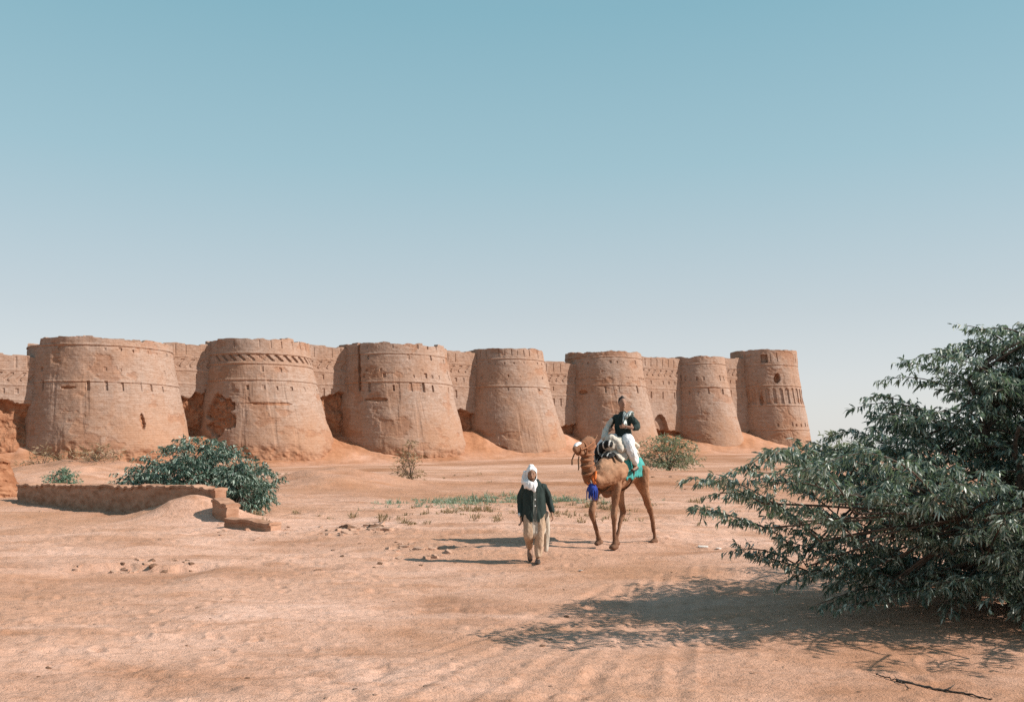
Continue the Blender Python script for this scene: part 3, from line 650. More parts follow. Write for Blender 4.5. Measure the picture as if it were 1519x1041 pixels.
# ------------------------------------------------------------------ figures: swept tubes fused into one continuous surface
def ring_sweep(pts, sides=14, up=(0, 0, 1), caps=True, sub=4):
    """pts: (x, y, z, r_side, r_up). Catmull-Rom sweep with elliptical rings and rounded ends."""
    P = np.array(pts, float)
    if sub > 1 and len(P) > 2:
        out = []
        Pe = np.vstack([2*P[0]-P[1], P, 2*P[-1]-P[-2]])
        for i in range(1, len(Pe)-2):
            a, b, c, d = Pe[i-1:i+3]
            for t in np.arange(sub)/sub: out.append(.5*((2*b)+(-a+c)*t+(2*a-5*b+4*c-d)*t*t+(-a+3*b-3*c+d)*t**3))
        out.append(P[-1]); P = np.array(out); P[:, 3:] = np.maximum(P[:, 3:], .004)
    if caps:
        d0 = P[0, :3]-P[1, :3]; d0 /= np.linalg.norm(d0)+1e-9; d1 = P[-1, :3]-P[-2, :3]; d1 /= np.linalg.norm(d1)+1e-9
        A, B = [], []
        for a in (80, 60, 40, 20):
            s, c = math.sin(R(a)), math.cos(R(a))
            m0, m1 = min(P[0, 3], P[0, 4]), min(P[-1, 3], P[-1, 4])
            A.append([*(P[0, :3]+d0*m0*.8*s), P[0, 3]*c, P[0, 4]*c]); B.insert(0, [*(P[-1, :3]+d1*m1*.8*s), P[-1, 3]*c, P[-1, 4]*c])
        P = np.vstack([A, P, B])
    n = len(P); tg = np.gradient(P[:, :3], axis=0); tg /= np.linalg.norm(tg, axis=1)[:, None]+1e-9
    V = []; prev = None
    for i in range(n):
        u = np.cross(np.array(up, float), tg[i]); 
        if np.linalg.norm(u) < .15: u = prev if prev is not None else np.cross(np.array((0, 1, 0.)), tg[i])
        u = u-tg[i]*np.dot(u, tg[i]); u /= np.linalg.norm(u)+1e-9
        if prev is not None and np.dot(u, prev) < 0: u = -u
        prev = u; w = np.cross(tg[i], u)
        for k in range(sides):
            a = 2*math.pi*k/sides; V.append(P[i, :3]+P[i, 3]*math.cos(a)*u+P[i, 4]*math.sin(a)*w)
    V = np.array(V); F = [(i*sides+k, i*sides+(k+1) % sides, (i+1)*sides+(k+1) % sides, (i+1)*sides+k) for i in range(n-1) for k in range(sides)]
    F += [tuple(range(sides-1, -1, -1)), tuple((n-1)*sides+k for k in range(sides))]
    return V, F
def tube(pts, **kw):
    return ring_sweep([(*p[:3], p[3], p[4] if len(p) > 4 else p[3]) for p in pts], **kw)
def ball(x, y, z, rx, ry=None, rz=None):
    ry = ry or rx; rz = rz or rx
    bm = bmesh.new(); bmesh.ops.create_icosphere(bm, subdivisions=2, radius=1)
    V = np.array([[v.co.x*rx+x, v.co.y*ry+y, v.co.z*rz+z] for v in bm.verts]); F = [tuple(v.index for v in f.verts) for f in bm.faces]; bm.free(); return V, F
def join(shapes):
    V, F, b = [], [], 0
    for v, f in shapes: V.append(v); F += [tuple(i+b for i in q) for q in f]; b += len(v)
    return np.vstack(V), F
def fuse(name, shapes, mat, parent, voxel=.01, smooth=3, cut=None, disp=None):
    V, F = join(shapes); me = bpy.data.meshes.new(name); me.from_pydata(V.tolist(), [], F)
    bm = bmesh.new(); bm.from_mesh(me); bmesh.ops.recalc_face_normals(bm, faces=bm.faces); bm.to_mesh(me); bm.free()
    o = bpy.data.objects.new(name, me); COL.objects.link(o)
    md = o.modifiers.new('r', 'REMESH'); md.mode = 'VOXEL'; md.voxel_size = voxel
    ms = o.modifiers.new('s', 'SMOOTH'); ms.iterations = smooth; ms.factor = .5
    dg = bpy.context.evaluated_depsgraph_get(); m2 = bpy.data.meshes.new_from_object(o.evaluated_get(dg)); m2.name = name
    o.modifiers.clear(); o.data = m2; bpy.data.meshes.remove(me)
    n = len(m2.vertices); co = np.empty(n*3, np.float32); m2.vertices.foreach_get('co', co); co = co.reshape(-1, 3)
    if disp is not None:
        nr = np.empty(n*3, np.float32); m2.vertex_normals.foreach_get('vector', nr); co = co+nr.reshape(-1, 3)*disp(co)[:, None]; m2.vertices.foreach_set('co', co.astype(np.float32).ravel())
    if cut is not None:
        bm = bmesh.new(); bm.from_mesh(m2); bm.verts.ensure_lookup_table(); kill = cut(co)
        bmesh.ops.delete(bm, geom=[bm.verts[i] for i in np.nonzero(kill)[0]], context='VERTS'); bm.to_mesh(m2); bm.free()
    m2.materials.clear(); m2.materials.append(mat); m2.polygons.foreach_set('use_smooth', np.full(len(m2.polygons), True)); m2.update()
    o.parent = parent; return o
def solid(name, shapes, mat, parent, smooth=True):
    V, F = join(shapes); return link_mesh(name, V, F, mat, parent, smooth)
def hand(w, d, side, curl=.5, back=(0, 1, 0)):
    """palm, four bent fingers of unequal length, thumb from the palm's side; w wrist, d pointing direction, side = thumb side."""
    w, d, side = [np.array(v, float) for v in (w, d, side)]; d /= np.linalg.norm(d); side = side-d*np.dot(side, d); side /= np.linalg.norm(side); nrm = np.cross(d, side)
    S = [tube([(*w, .026, .02), (*(w+d*.04), .036, .017), (*(w+d*.085), .038, .015)], up=tuple(nrm))]
    for k, (o, l) in enumerate(((.028, .072), (.010, .082), (-.009, .076), (-.027, .058))):
        a = w+d*.085+side*o; c = curl*(1+.12*k)
        b = a+d*l*.45*math.cos(c*.6)+nrm*l*.45*math.sin(c*.6); e = b+d*l*.3*math.cos(c*1.5)+nrm*l*.3*math.sin(c*1.5); f = e+d*l*.25*math.cos(c*2.3)+nrm*l*.25*math.sin(c*2.3)
        S.append(tube([(*a, .0092), (*b, .0088), (*e, .008), (*f, .0068)], sub=2, sides=8))
    a = w+d*.03+side*.03; S.append(tube([(*a, .012), (*(a+side*.025+d*.03), .0105), (*(a+side*.028+d*.058+nrm*.01), .0085)], sub=2, sides=8)); return S
SKIN = mat_simple('brown_skin', (.22, .118, .075), (.29, .162, .105), 20, .6, .3, .15, .005)
SKIN_L = mat_simple('warm_skin', (.26, .140, .092), (.32, .175, .12), 20, .6, .3, .15, .005)
HAIR = mat_simple('dark_hair', (.012, .010, .009), (.03, .024, .02), 60, .7, .3, .6, .01)
JACKET = mat_simple('dark_jacket_cloth', (.012, .021, .019), (.026, .042, .037), 7, .8, .25, .5, .03, (1, 1, .4))
COTTON = mat_simple('cream_cotton', (.46, .40, .33), (.60, .54, .46), 6, .9, .15, .5, .03, (1, 1, .35))
TROUSER = mat_simple('beige_trousers', (.36, .25, .17), (.50, .37, .27), 6, .9, .15, .5, .03, (1, 1, .3))
WHITE = mat_simple('white_cloth', (.66, .65, .64), (.82, .81, .80), 8, .9, .15, .6, .03)
SHOE = mat_simple('dark_leather', (.025, .017, .014), (.06, .04, .03), 20, .55, .4, .3, .01)
BLACK = mat_simple('eye_black', (.008, .007, .006), (.015, .012, .01), 30, .25, .5, .1, .005)
TEAL = mat_simple('teal_cloth', (.03, .20, .19), (.08, .36, .33), 9, .85, .2, .6, .02)
ROPE = mat_simple('brown_rope', (.06, .035, .022), (.14, .085, .05), 60, .95, .1, .8, .01)
ORANGE = mat_simple('orange_yarn', (.55, .12, .03), (.75, .25, .08), 40, .9, .1, .8, .01)
BLUE = mat_simple('blue_yarn', (.015, .03, .20), (.05, .09, .36), 40, .9, .1, .9, .01)
def mat_coat():
    t = NT('camel_coat', .85, .2); o = t.map(); n = t.noise(o, 3.0, 6, .6); f = t.noise(t.map((1, 1, .3)), 40, 4, .7)
    c = t.ramp(n, [(.35, (.24, .112, .058)), (.65, (.44, .255, .155))]); g = t.n.new('ShaderNodeSeparateXYZ'); t.l.new(o, g.inputs[0])
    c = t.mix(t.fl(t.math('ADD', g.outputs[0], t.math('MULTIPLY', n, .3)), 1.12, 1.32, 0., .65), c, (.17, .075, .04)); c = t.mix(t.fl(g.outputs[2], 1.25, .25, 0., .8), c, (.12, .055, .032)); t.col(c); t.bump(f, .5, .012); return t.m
def mat_stripe(name, a, b, scale, axis, edge=.42):
    t = NT(name, .9, .15); w = t.n.new('ShaderNodeTexWave'); w.bands_direction = axis; w.inputs['Scale'].default_value = scale; w.inputs['Distortion'].default_value = 1.2
    t.l.new(t.map(), w.inputs['Vector']); t.col(t.ramp(w.outputs['Fac'], [(edge, a), (edge+.14, b)])); t.bump(t.noise(t.map(), 30, 4), .5, .01); return t.m
COAT = mat_coat()
STRIPE = mat_stripe('black_white_stripe', (.02, .02, .02), (.60, .58, .54), 2.6, 'Y', .84)
HALTER = mat_stripe('patterned_halter_band', (.07, .025, .016), (.45, .20, .10), 16, 'Z')
SHAWL = mat_stripe('grey_stripe_cloth', (.10, .13, .12), (.56, .60, .58), 9, 'Y')
def folds(amp, f=22, fz=5, seed=0): return lambda c: amp*fbm(c[:, 0]*f, c[:, 1]*f, c[:, 2]*fz, seed=100+seed, octv=3)

# ---- the man on foot
MX, MY = X_at(793, 17.3), 17.3
man = thing('person', 'man on foot in dark jacket and white headscarf, walking towards us ahead of the camel', 'person', (MX, MY, zg(MX, MY)), 0); man.scale = (1.03, 1.03, 1.03)
hx = -.055
body = [tube([(hx*.6, 0, 1.30, .07), (hx*.8, -.005, 1.42, .058, .06), (hx, -.015, 1.49, .055, .058)]),
        tube([(hx, -.045, 1.475, .042, .046), (hx, -.04, 1.52, .062, .078), (hx, -.03, 1.58, .073, .092), (hx, -.025, 1.63, .073, .095), (hx, -.02, 1.67, .058, .075), (hx, -.02, 1.70, .03, .04)], up=(0, 1, 0)),
        tube([(hx, -.120, 1.60, .010), (hx, -.135, 1.575, .014), (hx, -.148, 1.555, .017), (hx, -.128, 1.545, .014)], sub=2, sides=8),
        tube([(hx-.026, -.112, 1.522, .008), (hx, -.122, 1.522, .009), (hx+.026, -.112, 1.522, .008)], sub=2, sides=8),
        ball(hx-.076, -.02, 1.575, .012, .022, .032), ball(hx+.076, -.02, 1.575, .012, .022, .032),
        tube([(0, .01, .86, .15, .10), (0, .0, .98, .15, .105), (0, 0, 1.15, .15, .105), (0, .005, 1.30, .165, .105), (-.01, .0, 1.38, .15, .085), (-.02, 0, 1.42, .08, .06)], up=(0, 1, 0)),
        tube([(.15, .0, 1.37, .055), (.215, .025, 1.24, .048), (.255, .035, 1.10, .042), (.29, .0, .98, .036), (.305, -.02, .90, .026)]), tube([(-.17, 0, 1.37, .055), (-.225, .03, 1.22, .048), (-.245, .04, 1.08, .042), (-.245, .0, .94, .036), (-.24, -.03, .82, .026)]),
        tube([(.08, 0, .90, .095), (.085, -.03, .70, .08), (.075, -.05, .50, .056), (.065, -.01, .30, .052), (.055, .0, .09, .034)]), tube([(.055, .02, .06, .035), (.055, -.06, .04, .04, .03), (.055, -.17, .025, .036, .018)]),
        tube([(-.085, 0, .90, .095), (-.10, -.05, .70, .08), (-.105, -.08, .52, .056), (-.09, .12, .38, .052), (-.08, .27, .24, .034)]), tube([(-.08, .29, .22, .035), (-.078, .24, .15, .04, .03), (-.075, .19, .06, .034, .02)])]
body += hand((.305, -.02, .90), (.25, -.12, -1), (-.2, -1, 0), .5); body += hand((-.24, -.03, .82), (0, -.12, -1), (.2, -1, 0), .55)
fuse('body', body, SKIN, man, .0075, 2)
for s in (-1, 1): solid('eye', [ball(hx+s*.030, -.112, 1.598, .011, .008, .007)], BLACK, man)
fuse('kurta', [tube([(0, .005, 1.15, .17, .125), (0, .005, .95, .17, .13), (0.0, .01, .75, .18, .145), (.01, .02, .56, .185, .155)], up=(0, 1, 0)), tube([(.17, .06, .9, .08, .05), (.21, .09, .6, .07, .035), (.22, .12, .36, .05, .02), (.21, .12, .2, .03, .012)], up=(0, 1, 0))], COTTON, man, .010, 3, None, folds(.012, 18, 3, 1))
fuse('trousers', [tube([(.085, 0, .88, .12), (.09, -.03, .68, .105), (.085, -.05, .48, .088), (.075, -.01, .30, .08), (.065, .0, .15, .062)]), tube([(-.09, 0, .88, .12), (-.105, -.05, .68, .105), (-.11, -.07, .5, .088), (-.095, .1, .40, .08), (-.085, .22, .29, .062)])], TROUSER, man, .010, 2, None, folds(.010, 16, 6, 2))
fuse('jacket', [tube([(-.01, .0, .74, .215, .145), (-.01, 0, .85, .225, .15), (-.01, 0, 1.05, .205, .14), (-.01, .0, 1.22, .205, .135), (-.01, 0, 1.34, .195, .115), (-.01, 0, 1.42, .12, .085), (hx*.7, 0, 1.46, .075, .07)], up=(0, 1, 0)),
        tube([(.15, 0, 1.36, .075), (.225, .025, 1.23, .068), (.265, .035, 1.09, .062), (.298, -.0, .97, .055), (.304, -.012, .93, .05)]), tube([(-.17, 0, 1.36, .075), (-.235, .03, 1.21, .068), (-.255, .04, 1.07, .062), (-.252, 0, .93, .055), (-.246, -.02, .86, .05)])],
     JACKET, man, .009, 2, lambda c: (c[:, 1] < -.05) & (np.abs(c[:, 0]-.005) < .028) & (c[:, 2] < 1.30) | (c[:, 2] < .735), folds(.010, 16, 4, 3))
fuse('shirt_front', [tube([(0, -.06, .78, .10, .075), (0, -.06, 1.0, .10, .072), (0, -.055, 1.2, .09, .07), (0, -.04, 1.34, .07, .06)], up=(0, 1, 0))], mat_simple('grey_green_cloth', (.13, .15, .13), (.22, .24, .21), 10), man, .009, 2, None, folds(.006, 20, 5, 4))
for z in (1.14, 1.03): solid('button', [ball(.005, -.143, z, .013, .008, .013)], WHITE, man)
solid('watch', [tube([(-.275, -.045, .90, .012, .012), (-.272, -.06, .87, .02, .02), (-.268, -.05, .84, .012, .012)])], WHITE, man)
fuse('headscarf', [tube([(hx, .0, 1.72, .05, .07), (hx, .0, 1.69, .080, .10), (hx, .0, 1.64, .094, .117), (hx, .01, 1.56, .097, .115), (hx-.005, .015, 1.49, .104, .112), (hx-.01, -.005, 1.43, .135, .13), (hx-.01, -.005, 1.385, .155, .135)], up=(0, 1, 0)),
        tube([(hx-.09, -.08, 1.46, .05, .03), (hx-.03, -.135, 1.40, .07, .025), (hx+.03, -.145, 1.33, .05, .015), (hx+.05, -.15, 1.27, .02, .01)], up=(0, 1, 0)), tube([(hx-.10, -.02, 1.62, .03, .05), (hx-.13, -.03, 1.52, .035, .06), (hx-.14, -.04, 1.43, .04, .05)])],
     WHITE, man, .0085, 2, lambda c: (c[:, 1] < -.02) & (((c[:, 0]-hx-.010)/.080)**2+((c[:, 2]-1.560)/.098)**2 < 1), folds(.010, 22, 9, 5))
solid('shoe', [tube([(.055, .045, .05, .042, .045), (.055, -.06, .038, .048, .036), (.055, -.18, .028, .044, .026), (.055, -.215, .025, .03, .02)])], SHOE, man)
solid('shoe', [tube([(-.08, .325, .225, .042, .04), (-.078, .27, .13, .048, .036), (-.075, .20, .045, .044, .026), (-.075, .175, .02, .03, .02)])], SHOE, man)

# ---- the camel
CXm, CYm = X_at(920, 19.7), 19.7
HEAD = math.atan2(-.788, -.616)
camel = thing('camel', 'tan dromedary camel in mid stride under saddle cloths, carrying a rider', 'camel', (CXm, CYm, zg(CXm, CYm)), HEAD)
TORSO = np.array([(-.80, 1.54, .07, .11), (-.68, 1.57, .19, .26), (-.42, 1.61, .25, .31), (-.05, 1.61, .30, .37), (.28, 1.56, .30, .40), (.56, 1.52, .23, .36), (.76, 1.49, .14, .25)])
cb = [tube([(x, 0, z, ry, rz) for x, z, ry, rz in TORSO], sides=20), tube([(-.45, 0, 1.8, .14, .14), (-.05, 0, 1.98, .19, .22), (.3, 0, 1.85, .14, .14)]), ball(.52, 0, 1.12, .10, .12, .08),
      tube([(.50, 0, 1.58, .20, .33), (.76, 0, 1.45, .155, .27), (.96, 0, 1.40, .115, .19), (1.12, 0, 1.47, .10, .15), (1.23, 0, 1.64, .088, .125), (1.25, 0, 1.84, .080, .11), (1.20, 0, 2.02, .082, .105), (1.15, 0, 2.12, .075, .085)], up=(0, 1, 0)) if False else
      ring_sweep([(.36, 0, 1.58, .30, .40), (.58, 0, 1.52, .26, .36), (.78, 0, 1.45, .20, .29), (.96, 0, 1.40, .145, .215), (1.12, 0, 1.46, .12, .17), (1.22, 0, 1.64, .10, .145), (1.25, 0, 1.84, .095, .13), (1.20, 0, 2.02, .095, .12), (1.15, 0, 2.10, .08, .09)], 16, (0, 1, 0.001)),
      tube([(1.08, 0, 2.13, .085, .095), (1.18, 0, 2.15, .115, .14), (1.30, 0, 2.12, .105, .135), (1.43, 0, 2.08, .082, .112), (1.54, 0, 2.06, .076, .098), (1.63, 0, 2.04, .072, .085), (1.69, 0, 2.03, .05, .06)]),
      tube([(1.28, 0, 2.0, .07, .06), (1.42, 0, 1.965, .058, .05), (1.56, 0, 1.95, .048, .04)]),
      ball(1.24, .085, 2.185, .05, .03, .03), ball(1.24, -.085, 2.185, .05, .03, .03)]
# ring_sweep above wants (r_side, r_up) along 'up' cross tangent: the neck runs in the XZ plane
cb += [tube([(.50, .15, 1.55, .12, .18), (.47, .19, 1.28, .085, .12), (.50, .19, 1.02, .062, .076), (.54, .18, .72, .066, .07), (.535, .18, .64, .060, .064), (.52, .18, .45, .043, .046), (.50, .17, .20, .038, .040), (.50, .17, .11, .055, .058)], up=(0, 1, 0)),
       tube([(.46, .17, .05, .075, .05), (.54, .17, .045, .09, .05), (.62, .17, .035, .07, .034)]),
       tube([(.53, -.15, 1.55, .12, .18), (.55, -.19, 1.28, .085, .12), (.67, -.19, 1.02, .062, .076), (.79, -.19, .78, .066, .07), (.775, -.19, .68, .060, .064), (.67, -.19, .48, .043, .046), (.56, -.19, .27, .042, .044), (.53, -.19, .20, .055, .055)], up=(0, 1, 0)),
       tube([(.47, -.19, .13, .07, .05), (.53, -.19, .12, .085, .05), (.61, -.19, .085, .068, .034)]),
       tube([(-.50, .15, 1.55, .15, .26), (-.52, .21, 1.32, .11, .17), (-.63, .22, 1.10, .082, .105), (-.79, .20, .88, .060, .074), (-.91, .19, .72, .060, .072), (-.97, .19, .60, .050, .058), (-1.04, .19, .38, .040, .043), (-1.10, .19, .17, .040, .042), (-1.11, .19, .10, .052, .052)], up=(0, 1, 0)),
       tube([(-1.13, .19, .05, .07, .05), (-1.06, .19, .045, .085, .048), (-.98, .19, .03, .066, .03)]),
       tube([(-.50, -.15, 1.55, .15, .26), (-.42, -.21, 1.32, .11, .17), (-.34, -.22, 1.10, .082, .105), (-.38, -.20, .86, .060, .074), (-.43, -.20, .72, .060, .072), (-.40, -.20, .60, .050, .058), (-.29, -.20, .38, .040, .043), (-.20, -.20, .17, .040, .042), (-.18, -.20, .10, .052, .052)], up=(0, 1, 0)),
       tube([(-.20, -.20, .05, .07, .05), (-.13, -.20, .045, .085, .048), (-.05, -.20, .03, .066, .03)]),
       tube([(-.76, 0, 1.66, .05), (-.87, .01, 1.52, .035), (-.92, .02, 1.32, .026), (-.93, .02, 1.12, .03), (-.92, .02, .98, .012)]),
       tube([(1.13, .075, 2.19, .022), (1.09, .10, 2.25, .030, .018), (1.065, .115, 2.31, .010)], sub=2), tube([(1.13, -.075, 2.19, .022), (1.09, -.10, 2.25, .030, .018), (1.065, -.115, 2.31, .010)], sub=2)]
fuse('body', cb, COAT, camel, .013, 4, None, lambda c: .011*fbm(c[:, 0]*8, c[:, 1]*8, c[:, 2]*6, seed=120, octv=4))
for s in (-1, 1):
    solid('eye', [ball(1.265, s*.098, 2.155, .022, .014, .018)], BLACK, camel); solid('nostril', [ball(1.70, s*.03, 2.05, .014, .012, .007)], BLACK, camel)
solid('forelock', [ball(1.16, 0, 2.235, .10, .075, .06), ball(1.10, .02, 2.24, .06, .06, .05)], mat_simple('dark_mane', (.08, .045, .028), (.17, .10, .06), 40, .95, .1, .9, .02), camel)
def torso_at(x):
    z, ry, rz = [np.interp(x, TORSO[:, 0], TORSO[:, k]) for k in (1, 2, 3)]
    hump = .20*math.exp(-((x+.06)/.30)**2); return z, ry, rz, hump
def drape(name, mat, x0, x1, a0, a1, off, hem=.05, seed=1, ny=40, nx=30, parent=camel, thick=.02, skew=0.0):
    """cloth lying over the back: angle 0 is the spine, positive towards the left flank."""
    V = np.zeros((nx, ny, 3)); rng = np.random.default_rng(seed)
    for i in range(nx):
        x = x0+(x1-x0)*i/(nx-1); ha = 1+hem*float(fbm(x*9, 0, seed=seed, octv=3))
        for j in range(ny):
            u = j/(ny-1); a = a0*ha+(a1*ha-a0*ha)*u; z, ry, rz, hp = torso_at(x+skew*abs(a))
            o = off+.014*float(fbm(x*9, a*5, seed=seed+3, octv=3))+.016*math.sin(a*3+x*26)*min(1, abs(a)/1.2)
            ca, sa = math.cos(a), math.sin(a)
            hz = hp*max(0, ca)**1.5
            yy = (ry+o)*sa
            if abs(a) > 1.75: yy = (ry+o)*math.sin(1.75)*(1 if a > 0 else -1)      # hang straight below the widest part
            V[i, j] = (x+skew*abs(a), yy, z+(rz+o)*(ca if abs(a) < 1.75 else math.cos(1.75)-(abs(a)-1.75)*.8)+hz)
    o = link_mesh(name, V.reshape(-1, 3), grid_faces(nx, ny), mat, parent, True)
    sd = o.modifiers.new('t', 'SOLIDIFY'); sd.thickness = thick; return o
drape('saddle_blanket', TEAL, -.66, .30, -2.05, 1.95, .035, .10, 3)
drape('saddle_cloth', COTTON, -.34, .44, -1.45, 1.02, .085, .12, 4, thick=.05)
drape('shoulder_drape', STRIPE, .40, .62, -1.9, .55, .06, .15, 5, thick=.03)
fuse('blanket_roll', [tube([(.44, -.30, 1.78, .07), (.47, -.25, 1.95, .085), (.48, -.12, 2.10, .09), (.47, .04, 2.14, .07)])], STRIPE, camel, .012, 2, None, folds(.015, 12, 12, 10))
fuse('saddle_pad', [tube([(-.42, .0, 2.08, .22, .10), (-.2, 0, 2.16, .26, .10), (.1, 0, 2.17, .25, .11), (.30, 0, 2.12, .20, .13), (.40, 0, 2.10, .14, .12)]), tube([(.30, -.22, 2.02, .08), (.34, 0, 2.24, .09), (.30, .22, 2.02, .08)])], COTTON, camel, .012, 3, None, folds(.02, 9, 9, 8))
def loop_strap(name, x, off, rad, mat, tilt=0.0, a0=-math.pi, a1=math.pi):
    P = []
    for k in range(40):
        a = a0+(a1-a0)*k/39; xx = x+tilt*math.cos(a); z, ry, rz, hp = torso_at(xx); P.append([xx, (ry+off)*math.sin(a), z+(rz+off)*math.cos(a)+hp*max(0, math.cos(a))])
    V, F = tube_mesh([(np.array(P), np.full(40, rad))], 6); return link_mesh(name, V, F, mat, camel, True)
loop_strap('girth_rope', .60, .03, .018, ROPE, -.10); loop_strap('girth_strap', .02, .045, .020, ROPE)
def strap(name, pts, r, mat): V, F = tube_mesh([(np.array(pts), np.full(len(pts), r))], 6); return link_mesh(name, V, F, mat, camel, True)
def neck_loop(cx, cz, rs, rl, tx, tz, r, name, mat):
    n = np.array([tx, 0, tz])/math.hypot(tx, tz); u = np.array([0, 1, 0.]); w = np.cross(n, u)
    return strap(name, [np.array([cx, 0, cz])+rs*math.cos(a)*u+rl*math.sin(a)*w for a in np.linspace(0, 2*math.pi, 25)], r, mat)
halter = neck_loop(1.40, 2.045, .098, .145, .95, -.25, .017, 'halter', HALTER)
for args in ((1.58, 2.02, .078, .105, .95, -.25, .018), (1.19, 2.06, .115, .15, .45, 1.0, .03), (1.24, 1.92, .102, .138, .1, 1.0, .032), (1.25, 1.82, .100, .135, .1, 1.0, .03), (1.235, 1.72, .104, .142, .3, 1.0, .032), (1.19, 1.60, .112, .158, .6, .9, .030)):
    neck_loop(*args, 'halter_band', HALTER)
for s in (-1, 1): strap('cheek_strap', [(1.17, s*.115, 2.18), (1.30, s*.112, 2.12), (1.42, s*.092, 2.06), (1.58, s*.08, 2.02)], .018, HALTER)
strap('lead_rope', [(1.58, .03, 1.89), (1.62, .04, 1.80), (1.60, .04, 1.68), (1.60, .03, 1.62)], .014, ROPE)
strap('lead_rope', [(1.60, -.06, 1.95), (1.66, -.08, 1.82), (1.66, -.08, 1.72)], .014, ROPE)
solid('muzzle_patch', [tube([(1.52, 0, 2.145, .05, .03), (1.60, 0, 2.125, .055, .035), (1.67, 0, 2.085, .045, .025)])], WHITE, camel)  # white patch on top of the muzzle
# neck tassel: orange cords and a blue pompon
tas = solid('tassel', [tube([(1.13, .04, 1.34, .05, .05), (1.14, .05, 1.30, .08, .08), (1.14, .05, 1.24, .095, .095), (1.14, .05, 1.18, .08, .08), (1.14, .05, 1.15, .05, .05)], up=(0, 1, 0))], BLUE, camel)
for k in range(18):
    a = k*2.4; rr = .045+.05*((k*7) % 5)/4; V, F = tube_mesh([(np.array([(1.14+rr*math.cos(a), .05+rr*math.sin(a), 1.27), (1.14+rr*1.25*math.cos(a), .05+rr*1.25*math.sin(a), 1.19), (1.14+rr*1.2*math.cos(a+.2), .05+rr*1.2*math.sin(a+.2), 1.08-.03*(k % 3))]), np.array([.016, .015, .008]))], 5)
    link_mesh('fringe', V, F, BLUE, tas, True)
for k in range(5):
    y = -.05+.04*k; V, F = tube_mesh([(np.array([(1.20, y*1.6, 1.60), (1.22, y*1.6, 1.48), (1.15, .03+y, 1.33)]), np.array([.022, .024, .018]))], 6); link_mesh('cord', V, F, ORANGE if k != 2 else WHITE, tas, True)

# ---- the rider
TURN, HCX, HCY = R(52), -.065, .01
def turned(sh):
    V, F = sh; V = np.array(V); dx, dy = V[:, 0]-HCX, V[:, 1]-HCY; c, s_ = math.cos(TURN), math.sin(TURN); V[:, 0] = HCX+c*dx-s_*dy; V[:, 1] = HCY+s_*dx+c*dy; return V, F
rp = camel.location; rider = thing('person', 'rider in dark top and white trousers sitting on the camel', 'person', (rp.x, rp.y, rp.z), HEAD)
rb = [tube([(-.12, 0, 2.26, .13, .17), (-.11, 0, 2.38, .11, .15), (-.10, 0, 2.52, .105, .155), (-.10, 0, 2.66, .10, .17), (-.10, 0, 2.74, .085, .15), (-.09, 0, 2.79, .06, .08)], up=(0, 1, 0)) if False else
      ring_sweep([(-.12, 0, 2.24, .16, .12), (-.11, 0, 2.38, .145, .11), (-.10, 0, 2.52, .15, .105), (-.10, 0, 2.66, .165, .10), (-.10, 0, 2.73, .145, .08), (-.09, 0, 2.78, .07, .055)], 16, (1, 0, 0.001)),
      ring_sweep([(-.09, 0, 2.74, .055, .055), (-.08, .0, 2.84, .05, .052), (-.07, .0, 2.88, .05, .052)], 12, (1, 0, .001)),
      turned(ring_sweep([(-.045, .01, 2.87, .040, .05), (-.05, .01, 2.915, .058, .076), (-.06, .01, 2.98, .068, .090), (-.065, .01, 3.03, .069, .092), (-.07, .01, 3.08, .053, .07), (-.07, .01, 3.105, .025, .035)], 14, (1, 0, .001))),
      turned(tube([(.035, .012, 3.0, .009), (.05, .012, 2.975, .013), (.06, .012, 2.955, .015), (.04, .012, 2.945, .012)], sub=2, sides=8)),
      turned(tube([(.02, -.018, 2.92, .008), (.03, .012, 2.92, .008), (.018, .04, 2.92, .008)], sub=2, sides=8)),
      turned(ball(-.07, .083, 2.97, .022, .012, .030)), turned(ball(-.07, -.063, 2.97, .022, .012, .030)),
      tube([(-.10, .16, 2.71, .052), (-.14, .26, 2.60, .046), (-.12, .33, 2.49, .040), (0, .30, 2.47, .034), (.10, .20, 2.50, .026)]), tube([(-.10, -.16, 2.71, .052), (-.10, -.27, 2.60, .046), (-.06, -.32, 2.48, .040), (.05, -.24, 2.44, .034), (.14, -.10, 2.45, .026)]),
      tube([(-.10, .10, 2.25, .10), (.08, .24, 2.22, .085), (.20, .35, 2.12, .062), (.16, .40, 1.92, .054), (.08, .42, 1.70, .035)]), tube([(.05, .42, 1.66, .036), (.13, .43, 1.625, .04, .03), (.24, .44, 1.61, .034, .018)]),
      tube([(-.10, -.10, 2.25, .10), (.08, -.24, 2.22, .085), (.20, -.35, 2.12, .062), (.16, -.40, 1.92, .054), (.08, -.42, 1.70, .035)]), tube([(.05, -.42, 1.66, .036), (.13, -.43, 1.625, .04, .03), (.24, -.44, 1.61, .034, .018)])]
rb += hand((.10, .20, 2.50), (.7, -.7, -.05), (0, 0, 1), .7); rb += hand((.14, -.10, 2.45), (.6, .75, .1), (0, 0, 1), .7)
fuse('body', rb, SKIN_L, rider, .0075, 2)
for s in (-1, 1): solid('eye', [turned(ball(.012, .012+s*.029, 3.0, .007, .010, .006))], BLACK, rider)
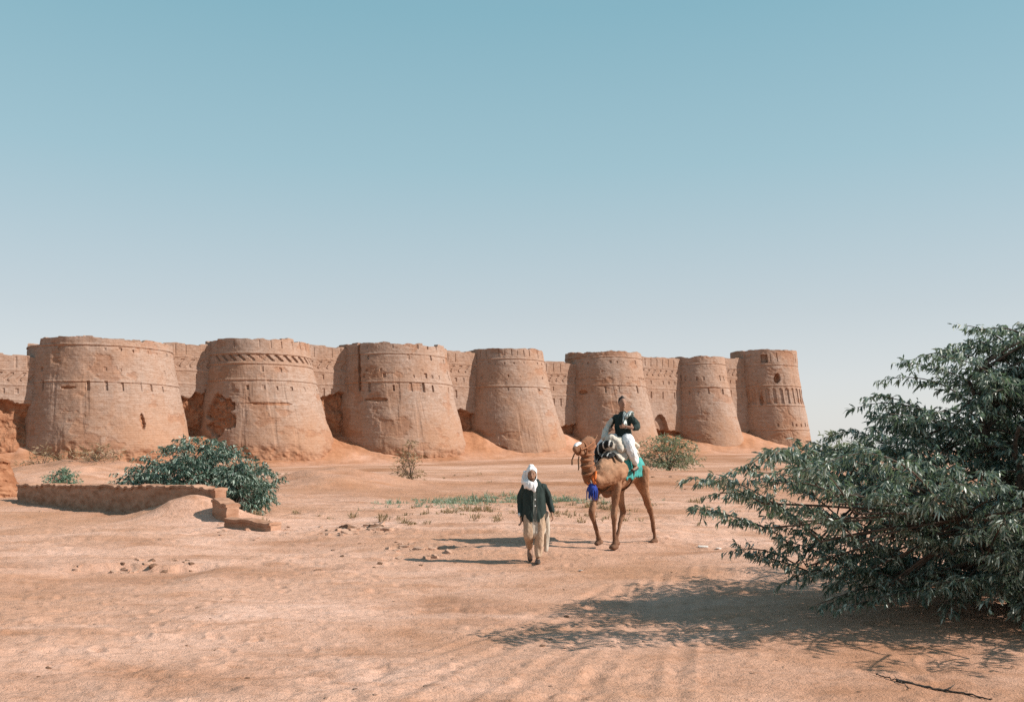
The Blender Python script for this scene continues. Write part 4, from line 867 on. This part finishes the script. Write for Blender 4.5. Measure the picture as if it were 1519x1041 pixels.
fuse('hair', [turned(ring_sweep([(-.095, .01, 2.94, .056, .06), (-.098, .01, 3.0, .073, .076), (-.088, .01, 3.06, .075, .084), (-.078, .01, 3.10, .058, .073), (-.075, .01, 3.125, .03, .04)], 14, (1, 0, .001)))], HAIR, rider, .007, 2)
fuse('shirt', [ring_sweep([(-.12, 0, 2.20, .20, .16), (-.11, 0, 2.36, .185, .145), (-.10, 0, 2.52, .185, .135), (-.10, 0, 2.66, .19, .125), (-.10, 0, 2.735, .165, .10), (-.09, 0, 2.79, .085, .07)], 16, (1, 0, .001)),
       tube([(-.10, .16, 2.70, .075), (-.145, .27, 2.59, .07), (-.13, .34, 2.49, .066), (-.03, .32, 2.47, .058)]), tube([(-.10, -.16, 2.70, .075), (-.105, -.28, 2.59, .07), (-.065, -.33, 2.48, .066), (.02, -.27, 2.45, .058)])], JACKET, rider, .0095, 2, None, folds(.012, 14, 10, 6))
fuse('trousers', [tube([(-.14, .06, 2.24, .13), (.05, .22, 2.22, .125), (.19, .345, 2.10, .10), (.16, .405, 1.92, .095), (.10, .42, 1.76, .075)]), tube([(-.14, -.06, 2.24, .13), (.05, -.22, 2.22, .125), (.19, -.345, 2.10, .10), (.16, -.405, 1.92, .095), (.10, -.42, 1.76, .075)])], WHITE, rider, .010, 2, None, folds(.012, 13, 7, 7))
fuse('shawl', [tube([(-.06, .08, 2.76, .07, .035), (.02, .12, 2.62, .075, .03), (.05, .16, 2.48, .07, .03)], up=(0, 1, 0)), tube([(-.22, .14, 2.74, .06, .05), (-.10, .185, 2.79, .07, .04), (.02, .15, 2.70, .06, .04)])], SHAWL, rider, .010, 2)
fuse('scarf', [tube([(.0, -.20, 2.66, .05, .04), (.05, -.27, 2.52, .065, .045), (.14, -.28, 2.38, .08, .05), (.24, -.24, 2.26, .08, .05)], up=(1, 0, 0))], COTTON, rider, .010, 2, None, folds(.014, 12, 12, 9))
for s in (-1, 1): solid('shoe', [tube([(.03, s*.42, 1.645, .04, .038), (.13, s*.43, 1.615, .046, .036), (.25, s*.44, 1.60, .036, .022)])], SHOE, rider)
